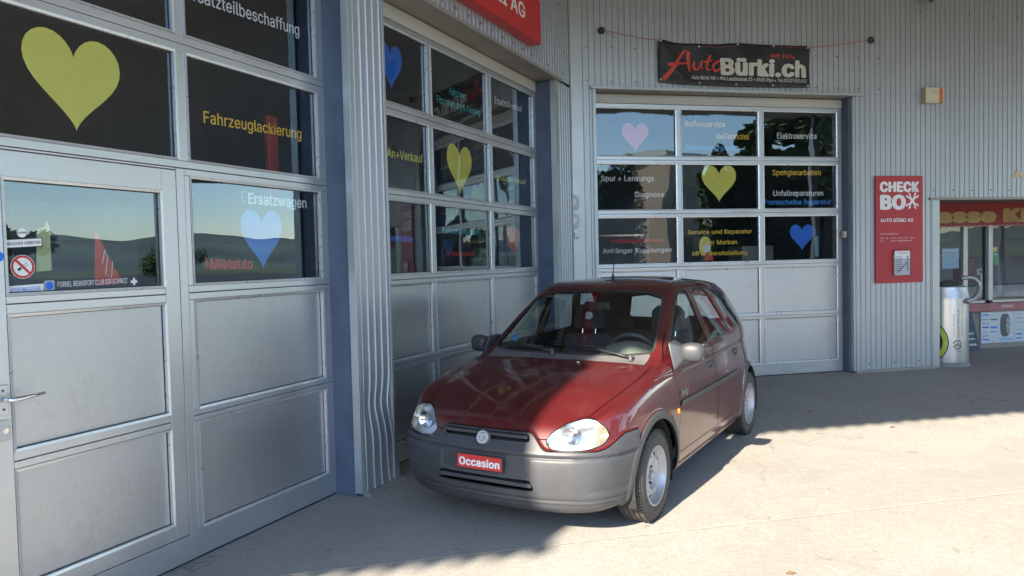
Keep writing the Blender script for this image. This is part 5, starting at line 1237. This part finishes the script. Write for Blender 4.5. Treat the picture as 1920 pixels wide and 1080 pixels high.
# grille bar, intake slat, badge, plate
MB().box(.655, .705, -.272, .272, .600, .618).build('grille_bar', M_TRIM, car, bevel=.004)
MB().box(.700, .740, -.312, .312, .338, .360).build('intake_slat', M_BUMP, car, bevel=.003)
bd = empty('badge', (.728, -.005, .592), 0, parent=car)
bd.rotation_euler = (0, R(-22), 0)
MB().lathe([(0, 0.006), (.036, 0.006), (.039, .003), (.039, -.025), (0, -.025)], 32, 'x').build('badge_disc', simple('badge_silver', (0.50, 0.50, 0.49), 0.35, 0.4), bd, auto=True)
bk = MB()
for y, z in ((-.022, .0), (-.014, .0), (.014, -.002), (.022, -.002)): bk.lathe([(0, .0075), (.0028, .0075), (.0028, .005)], 8, 'x', (0, y, z))
bk.build('badge_dots', V_BLK, bd)
def arcx(y0, z0, r, a0, a1): return [(.0072, y0 + r * math.cos(t), z0 + r * math.sin(t)) for t in np.linspace(a0, a1, 12)]
MB().tube(arcx(0, -.004, .018, R(200), R(340)), .0014, 6).build('badge_line', V_BLK, bd)
MB().tube(arcx(0, .010, .015, R(30), R(150)), .0012, 6).build('badge_line', V_BLK, bd)
pl_ = empty('number_plate', (.7555, -.007, .452), 0, parent=car); pl_.rotation_euler = (0, R(-4), 0)
MB().box(.0, .010, -.158, .158, -.045, .045).build('plate_holder', M_BLACKP, pl_, bevel=.003)
MB().box(.0105, .0135, -.150, .150, -.038, .038).build('plate_face', vinyl('plate_red', (0.60, 0.045, 0.04)), pl_, bevel=.001)
p, f = text_fit('Occasion', -.138, .138, -.022, .046, .035)
me = bpy.data.meshes.new('lettering'); me.from_pydata([(.0142 + l_, x, z) for (x, z), l_ in zip(p, LAY[0])], [], f); link('lettering', me, V_WHI, pl_)
# headlights
def rim_strip(name, mask, mat, s, o0, o1, parent):
    T = T3[mask]; E_ = np.sort(np.concatenate([T[:, [0, 1]], T[:, [1, 2]], T[:, [2, 0]]]), axis=1); uq, cn = np.unique(E_, axis=0, return_counts=True); B = uq[cn == 1]
    p = lambda i, o: (A[i, :3] + A[i, 3:6] * o) * [1, s, 1]
    v = []; f = []
    for a_, b_ in B:
        k = len(v); v += [tuple(p(a_, o0)), tuple(p(b_, o0)), tuple(p(b_, o1)), tuple(p(a_, o1))]; f.append((k, k + 1, k + 2, k + 3))
    me = bpy.data.meshes.new(name); me.from_pydata(v, [], f); bm = bmesh.new(); bm.from_mesh(me); bmesh.ops.remove_doubles(bm, verts=bm.verts, dist=1e-5); bmesh.ops.recalc_face_normals(bm, faces=bm.faces); bm.to_mesh(me); bm.free(); me.shade_smooth()
    return link(name, me, mat, parent)
M_LENS = glass_mat('lamp_glass', (0.93, 0.95, 0.96), 1.45, 1.1, base=0.02)
M_REFL = simple('lamp_reflector', (0.75, 0.77, 0.80), 0.16, 1.0, 0.05)
a = NT('lamp_flutes'); wv_ = a.n('TexWave'); wv_.inputs['Scale'].default_value = 26; wv_.inputs['Distortion'].default_value = 3.0; wv_.bands_direction = 'Y'
a.l(a.coord(), wv_.inputs['Vector']); a.bump(wv_.outputs[1], 0.28, 0.003); M_HOUS = a.set((0.70, 0.72, 0.75), 0.22, 0.85)
ym_ = A[:, 1][T3].mean(1)
for s in (1, -1):
    hl = rp('headlight', ['headlight'], M_LENS, (s,), .001)
    lm = (reg == 'headlight')
    rp('lamp_housing', lm, M_HOUS, (s,), -.034, hl); rim_strip('lamp_rim', lm, M_HOUS, s, .0, -.036, hl)
    rp('indicator_lens', lm & (ym_ > .622), glass_mat('amber_lens', (1.0, 0.80, 0.50), 1.45, 0.8, base=0.04), (s,), -.006, hl)
    pr = [(.0, .0)] + [(.050 * t, -.028 * (1 - t * t)) for t in np.linspace(0, 1, 9)][1:]
    cb_ = MB(); prof = [(.052 * t, -.024 * (1 - t * t)) for t in np.linspace(0.02, 1, 9)]
    cb_.lathe(prof, 28, 'x', (.612, s * .50, .625)); cb_.build('reflector_bowl', M_REFL, hl, smooth=True)
    MB().lathe([(0, .012), (.010, .010), (.010, -.02), (0, -.02)], 14, 'x', (.600, s * .50, .625)).build('bulb', M_WHITE, hl, smooth=True)
    # lamp rim
    b = MB(); 
# side indicator repeaters, handles, badges on the doors
def side_y(x, z):
    m_ = (np.abs(A[:, 0] - x) < .03) & (np.abs(A[:, 2] - z) < .03) & (A[:, 7] < 8); return float(np.median(A[m_, 1])) if m_.any() else .79
for s in (1, -1):
    y = side_y(-.345, .60)
    t_ = MB().lathe([(0, .010), (.012, .008), (.016, 0), (.016, -.01)], 18, 'y', (0, 0, 0)); o = t_.build('side_indicator', simple('amber_lamp', (0.75, 0.20, 0.03), 0.25), car, smooth=True, loc=(-.372, s * (y + .001), .600)); o.scale = (.9, s, 1.25)
    for nm, x in (('front_door', -1.175), ('rear_door', -1.955)):
        y = side_y(x, .79); d = doors[(nm, s)]
        h = MB().box(x - .075, x + .075, s * (y - .004) - .012, s * (y - .004) + .012, .765, .822).build('door_handle', M_BUMP, d, bevel=.008, seg=3)
        MB().box(x - .055, x + .055, s * (y + .0085) - .0008, s * (y + .0085) + .0008, .770, .792).build('handle_recess', V_BLK, h)
y = side_y(-.52, .71) + .0028
p, f = text_fit('Swing', 0, .15, 0, .045, .02, .35)
me = bpy.data.meshes.new('lettering'); me.from_pydata([(-.43 - x, y + .002 + l_, .685 + z) for (x, z), l_ in zip(p, LAY[0])], [], f); link('lettering', me, simple('script_silver', (0.42, 0.44, 0.45), 0.3, 0.5), doors[('front_door', 1)])
# mirrors
def mirror(s):
    mt = empty('wing_mirror', (-.50, s * (.752 if s > 0 else .705), .955), 0, parent=car)
    v = []; f = []; n, mseg = 18, 9
    for i in range(mseg + 1):
        t = i / mseg; yy = .030 + .150 * t; k = math.sqrt(max(0, 1 - (2 * t - 1.0) ** 2 * (0.92 if t < .5 else 1))) if True else 1
        k = (math.sin(math.pi * (0.10 + 0.80 * t))) ** .35 * (1 if t < 1 else .92) * (1 - .06 * t)
        if i == mseg: k *= .55
        hz, hx = .068 * k, .055 * k
        for j in range(n):
            q_ = 2 * math.pi * j / n; cx = math.copysign(abs(math.cos(q_)) ** .75, math.cos(q_)); sz = math.copysign(abs(math.sin(q_)) ** .75, math.sin(q_))
            xx = cx * (hx if cx > 0 else .030); v.append((xx + .012 - .02 * t, s * yy, sz * hz + .015))
    for i in range(mseg):
        for j in range(n): f.append((i * n + j, i * n + (j + 1) % n, (i + 1) * n + (j + 1) % n, (i + 1) * n + j))
    f.append(tuple(range(n))); f.append(tuple(mseg * n + j for j in range(n)))
    o = MB().add(v, f).build('mirror_housing', M_BUMP, mt, smooth=True); sb = o.modifiers.new('s', 'SUBSURF'); sb.levels = 1; sb.render_levels = 1
    MB().add([(.09, s * -.040, .085), (-.075, s * -.050, .09), (-.085, s * -.002, -.080), (.12, s * .012, -.105), (.035, s * .065, .045), (-.02, s * .065, .05), (-.02, s * .065, -.03), (.035, s * .065, -.03)],
             [(0, 1, 2, 3), (4, 7, 6, 5), (0, 4, 5, 1), (1, 5, 6, 2), (2, 6, 7, 3), (3, 7, 4, 0)]).build('mirror_foot', M_BUMP, mt, bevel=.014, seg=3, smooth=True)
    MB().box(-.0335, -.029, s * .105 - .062, s * .105 + .062, -.035, .065).build('mirror_glass', M_CHROME, mt, bevel=.002)
mirror(1); mirror(-1)
# cowl, wipers, washer jet, antenna
rp('cowl_panel', ['cowl'], simple('cowl_plastic', (0.11, 0.11, 0.112), 0.5, 0, 0.15, 8), off=.001)
def surf_z(x, y):
    m_ = (np.abs(A[:, 0] - x) < .03) & (np.abs(np.abs(A[:, 1]) - abs(y)) < .03) & (A[:, 7] > 7.8); return float(np.median(A[m_, 2])) if m_.any() else .95
def wiper(y0, y1, arm_len):
    z0 = surf_z(-.31, y0); t = empty('wiper', (0, 0, 0), 0, parent=car)
    pa = Vector((-.30, y0, z0 + .022)); pb = Vector((-.335, y0 + arm_len, surf_z(-.345, y0 + arm_len) + .045)); 
    MB().lathe([(0, .02), (.014, .018), (.016, -.02)], 14, 'z', tuple(pa)).build('wiper_pivot', M_TRIM, t, smooth=True)
    MB().tube([pa, pa.lerp(pb, .25) + Vector((0, 0, .006)), pa.lerp(pb, .6) + Vector((-.01, 0, .010)), pb], [.010, .0085, .006, .005], 8).build('wiper_arm', M_BLACKP, t, smooth=True)
    ya, yb = (y0 + arm_len) - .22 * math.copysign(1, arm_len) * 1, y1
    A0 = Vector((-.365, ya, surf_z(-.37, ya) + .020)); B0 = Vector((-.395, yb, surf_z(-.405, yb) + .022))
    MB().tube([A0, A0.lerp(B0, .5) + Vector((0, 0, .004)), B0], [.004, .0065, .004], 8).build('wiper_blade', M_BLACKP, t, smooth=True)
wiper(.50, -.14, -.42); wiper(-.08, -.60, -.33)
for y in (.16, -.16): MB().lathe([(0, .010), (.008, .008), (.011, 0)], 12, 'z', (-.215, y, surf_z(-.215, y) + .002)).build('washer_jet', M_WHITE if y > 0 else M_TRIM, car, smooth=True)
zr = surf_z(-1.18, .1)
an = empty('antenna', (-1.22, .0, surf_z(-1.22, 0)), 0, parent=car)
MB().lathe([(0, .045), (.005, .04), (.014, .008), (.016, 0)], 14, 'z').build('antenna_base', M_BLACKP, an, smooth=True)
MB().tube([(0, 0, .03), (-.06, -.01, .20), (-.11, -.02, .34)], [.004, .003, .002], 8).build('antenna_rod', M_BLACKP, an, smooth=True)
# roof drip channels
for s in (1, -1):
    pts = []
    for x in np.linspace(-1.10, -2.35, 18):
        pts.append((x, s * .515, 0))
    P2 = [(x, y, surf_z(x, .515) + .0005) for x, y, _ in pts]
    MB().tube(P2, .006, 6).build('roof_strip', M_TRIM, car, smooth=True)
# sills
for s in (1, -1): MB().box(-2.06, -.36, s * .715 - .03, s * .715 + .03, .185, .235).build('sill', M_PAINT, car, bevel=.015, seg=3)

# wheels
M_TYRE = None
a = NT('tyre_rubber'); tcx = a.coord(); wv_ = a.noise(30, 4, 0.6); cc = a.ramp(wv_, [(0.3, (0.035, 0.034, 0.033)), (0.7, (0.075, 0.072, 0.067))]); M_TYRE = a.set(cc, 0.68, 0, 0.4)
M_RIM = simple('rim_silver_paint', (0.42, 0.42, 0.45), 0.40, 0.5, 0.08, 9)
M_HOLE = simple('brake_dark', (0.02, 0.018, 0.017), 0.8)
def wheel_meshes():
    out = {}
    W2_, Ro = .0825, .279
    prof = [(.172, -.066), (.176, -.078), (.195, -.083), (.225, -.084), (.252, -.080), (.268, -.070), (.2745, -.062)]
    tread = []
    for g0 in (-.046, -.018, .018, .046): tread += [(.2785, g0 - .0055), (.2715, g0 - .0035), (.2715, g0 + .0035), (.2785, g0 + .0055)]
    prof = prof + tread + [(r, -h) for r, h in prof[:7][::-1]]
    out['tyre'] = MB().lathe(prof, 72, 'y').mesh('tyre', True); smooth_angle(out['tyre'], 38)
    # tread blocks: lateral sipes as thin dark grooves are cut by small raised blocks
    tb = MB(); 
    for i in range(72):
        t = 2 * math.pi * (i + .5) / 72
        for y0, y1 in ((-.076, -.053), (.053, .076)):
            dt = .028; r0, r1 = .270, .2795
            v = [(r * math.cos(t + k), y, r * math.sin(t + k)) for r in (r0, r1) for y in (y0, y1) for k in (-dt, dt)]
            if y0 < 0: v[4], v[5] = [( .2765 * math.cos(t + k), y0, .2765 * math.sin(t + k)) for k in (-dt, dt)]
            else: v[6], v[7] = [( .2765 * math.cos(t + k), y1, .2765 * math.sin(t + k)) for k in (-dt, dt)]
            tb.add(v, [(4, 5, 7, 6), (0, 4, 6, 2), (1, 3, 7, 5), (0, 1, 5, 4), (2, 6, 7, 3)])
    out['tread_blocks'] = tb.mesh('tread_blocks')
    rim = [(.160, -.070), (.172, -.070), (.181, -.074), (.181, -.079), (.176, -.083), (.170, -.082), (.166, -.074), (.162, -.060), (.158, -.040), (.148, -.030), (.144, .03), (.172, .066)]
    rim = [(r, -h) for r, h in rim]
    rim2 = [(.172, .066), (.180, .072), (.182, .079), (.177, .083), (.171, .082), (.167, .074), (.163, .062), (.156, .052), (.150, .045), (.1495, -.05), (.172, -.066)]
    out['rim'] = MB().lathe(rim2, 64, 'y').mesh('rim', True); smooth_angle(out['rim'], 40)
    # disc with slots (outer face towards +y)
    n = 12; b = MB(); prof_in = [(.0, .040), (.030, .040), (.034, .036), (.060, .034), (.072, .040), (.084, .056), (.096, .062), (.104, .060)]
    b.lathe(prof_in, 72, 'y')
    def yy(r): return np.interp(r, [.104, .118, .135, .1495], [.060, .056, .050, .046])
    r1, r2 = .104, .1495; rc_, rh = .1265, .0150
    for k in range(n):
        c0 = 2 * math.pi * k / n; hw = math.pi / n; m_ = 24; ov, hv = [], []
        for i in range(m_):
            q_ = 2 * math.pi * i / m_; dx, dy = math.cos(q_), math.sin(q_)
            # outer boundary of the sector in (r, ang*rc)
            hx_, hy_ = (r2 - r1) / 2, hw * rc_; sc = min(hx_ / max(abs(dx), 1e-6), hy_ / max(abs(dy), 1e-6)); rr0 = (r1 + r2) / 2 + dx * sc; an_ = c0 + dy * sc / rc_
            ov.append((rr0 * math.cos(an_), yy(rr0), rr0 * math.sin(an_)))
            rr1 = rc_ + dx * rh; an1 = c0 + dy * rh * 1.05 / rc_; hv.append((rr1 * math.cos(an1), yy(rr1) - .001, rr1 * math.sin(an1)))
        hb_ = [(x, y - .006, z) for x, y, z in hv]
        b.add(ov + hv + hb_, [(i, (i + 1) % m_, m_ + (i + 1) % m_, m_ + i) for i in range(m_)] + [(m_ + i, m_ + (i + 1) % m_, 2 * m_ + (i + 1) % m_, 2 * m_ + i) for i in range(m_)])
    out['wheel_disc'] = b.mesh('wheel_disc', True); smooth_angle(out['wheel_disc'], 40)
    h = MB().lathe([(0, .062), (.020, .062), (.027, .056), (.029, .034)], 28, 'y'); 
    out['hub_cap'] = h.mesh('hub_cap', True); smooth_angle(out['hub_cap'], 30)
    bl = MB().lathe([(0, .050), (.0085, .050), (.0105, .046), (.0105, .030)], 6, 'y'); out['wheel_bolt'] = bl.mesh('wheel_bolt')
    out['brake_drum'] = MB().lathe([(0, .030), (.120, .030), (.1475, .028), (.1475, -.05), (0, -.06)], 32, 'y').mesh('brake_drum')
    return out
WM = wheel_meshes()
for x, steer in ((0, 0), (-2.443, 0)):
    for s in (1, -1):
        wl = empty('wheel', (x, s * .6935, .2755), 0, parent=car); wl.rotation_euler = (0, R(13 if x else 41), R(0 if s == 1 else 180) + R(steer))
        link('tread_blocks', WM['tread_blocks'], M_TYRE, wl, kind='stuff')
        for k, mt_ in (('tyre', M_TYRE), ('rim', M_RIM), ('wheel_disc', M_RIM), ('hub_cap', M_RIM), ('brake_drum', M_HOLE)): link(k, WM[k], mt_, wl)
        for i in range(4):
            q_ = 2 * math.pi * (i + .5) / 4; link('wheel_bolt', WM['wheel_bolt'], M_SCREW, wl, loc=(.050 * math.cos(q_), 0, .050 * math.sin(q_)))

# interior
M_SEATF = simple('seat_fabric', (0.050, 0.055, 0.066), 0.9, 0, 0.25, 40)
M_DASH = simple('dashboard_plastic', (0.05, 0.052, 0.054), 0.6, 0, 0.1, 10)
M_BINN = simple('instrument_hood', (0.30, 0.31, 0.27), 0.5, 0, 0.1, 10)
def rounded_block(name, pts8, mat, parent, w=.03): return MB().add(pts8, [(0, 1, 2, 3), (4, 7, 6, 5), (0, 4, 5, 1), (1, 5, 6, 2), (2, 6, 7, 3), (3, 7, 4, 0)]).build(name, mat, parent, bevel=w, seg=4, smooth=True)
def seat(x, y, wd=.25):
    t = empty('seat', (x, y, .30), 0, parent=car)
    rounded_block('seat_cushion', [(.28, -wd, .0), (-.22, -wd, -.03), (-.22, wd, -.03), (.28, wd, 0), (.28, -wd, .17), (-.22, -wd, .12), (-.22, wd, .12), (.28, wd, .17)], M_SEATF, t, .045)
    rounded_block('backrest', [(-.17, -wd, .10), (-.30, -wd, .10), (-.30, wd, .10), (-.17, wd, .10), (-.33, -wd * .86, .66), (-.42, -wd * .86, .66), (-.42, wd * .86, .66), (-.33, wd * .86, .66)], M_SEATF, t, .045)
    for yy_ in (-.06, .06): MB().tube([(-.37, yy_, .64), (-.385, yy_, .735)], .006, 8).build('headrest_post', M_CHROME, t)
    b = MB(); o_ = [(-.135, .70), (.135, .70), (.130, .86), (.085, .905), (-.085, .905), (-.130, .86)]; i_ = [(-.050, .775), (.050, .775), (.046, .825), (.032, .845), (-.032, .845), (-.046, .825)]
    X0, X1 = -.345, -.425; v = [(X0, a_, c) for a_, c in o_] + [(X0, a_, c) for a_, c in i_] + [(X1, a_, c) for a_, c in o_] + [(X1, a_, c) for a_, c in i_]
    f = []
    for k in range(6):
        j = (k + 1) % 6; f += [(k, j, 6 + j, 6 + k), (12 + k, 18 + k, 18 + j, 12 + j), (k, 12 + k, 12 + j, j), (6 + k, 6 + j, 18 + j, 18 + k)]
    b.add(v, f).build('headrest', M_SEATF, t, bevel=.018, seg=3, smooth=True)
seat(-1.13, .35); seat(-1.13, -.35)
rb = empty('rear_bench', (-1.98, 0, .30), 0, parent=car)
rounded_block('bench_cushion', [(.3, -.60, 0), (-.2, -.60, 0), (-.2, .60, 0), (.3, .60, 0), (.3, -.60, .2), (-.2, -.60, .16), (-.2, .60, .16), (.3, .60, .2)], M_SEATF, rb, .04)
rounded_block('bench_backrest', [(-.14, -.60, .1), (-.26, -.60, .1), (-.26, .60, .1), (-.14, .60, .1), (-.26, -.57, .62), (-.34, -.57, .62), (-.34, .57, .62), (-.26, .57, .62)], M_SEATF, rb, .04)
for y in (-.36, .36): rounded_block('headrest', [(-.27, y - .12, .63), (-.34, y - .12, .63), (-.34, y + .12, .63), (-.27, y + .12, .63), (-.28, y - .10, .76), (-.34, y - .10, .76), (-.34, y + .10, .76), (-.28, y + .10, .76)], M_SEATF, rb, .03)
ds = empty('dashboard', (0, 0, 0), 0, parent=car)
rounded_block('dash_top', [(-.36, -.63, .60), (-.72, -.63, .60), (-.72, .63, .60), (-.36, .63, .60), (-.36, -.62, .90), (-.66, -.64, .875), (-.66, .64, .875), (-.36, .62, .90)], M_DASH, ds, .035)
b = MB(); v = []
for i in range(15):
    t = math.pi * i / 14
    for xx, k in ((-.42, .35), (-.50, .85), (-.58, 1.0), (-.70, 1.0)): v.append((xx + .03, .36 + .20 * k * math.cos(t), .875 + .135 * k * math.sin(t) ** .8))
b.add(v, [(i * 4 + j, i * 4 + j + 1, (i + 1) * 4 + j + 1, (i + 1) * 4 + j) for i in range(14) for j in range(3)]).build('instrument_hood', M_BINN, ds, smooth=True)
sw = empty('steering_wheel', (-.77, .345, .885), 0, parent=car); sw.rotation_euler = (0, R(-66 + 90), 0)
b = MB(); v = []; n1, n2_ = 48, 10
for i in range(n1):
    t = 2 * math.pi * i / n1
    for j in range(n2_):
        q_ = 2 * math.pi * j / n2_; rr_ = .180 + .016 * math.cos(q_); v.append((.016 * math.sin(q_), rr_ * math.cos(t), rr_ * math.sin(t)))
b.add(v, [(i * n2_ + j, ((i + 1) % n1) * n2_ + j, ((i + 1) % n1) * n2_ + (j + 1) % n2_, i * n2_ + (j + 1) % n2_) for i in range(n1) for j in range(n2_)])  .build('steering_rim', simple('steering_rubber', (0.12, 0.12, 0.115), 0.45), sw, smooth=True)
rounded_block('airbag_hub', [(.02, -.08, -.07), (-.03, -.08, -.07), (-.03, .08, -.07), (.02, .08, -.07), (.03, -.07, .05), (-.03, -.07, .05), (-.03, .07, .05), (.03, .07, .05)], M_DASH, sw, .02)
MB().box(-.008, .008, -.17, .17, -.03, .01).build('spoke', M_DASH, sw, bevel=.004)
rm = empty('rear_view_mirror', (-.90, 0, 1.235), 0, parent=car)
rounded_block('mirror_body', [(.02, -.11, -.03), (-.02, -.11, -.03), (-.02, .11, -.03), (.02, .11, -.03), (.02, -.10, .035), (-.02, -.10, .035), (-.02, .10, .035), (.02, .10, .035)], M_BLACKP, rm, .015)
MB().tube([(.01, 0, .02), (.04, 0, .08)], .008, 8).build('mirror_stem', M_BLACKP, rm)
MB().box(-.60, -.598, -.575, -.535, .985, 1.03).build('blue_card', V_LBL, car)
# B pillars trim
rp('roof_lining', (vm_ > 8.2) & (xm_ < -1.12) & (xm_ > -2.5) & (reg == 'body'), simple('roof_lining_grey', (0.20, 0.20, 0.19), 0.9), off=-.02)
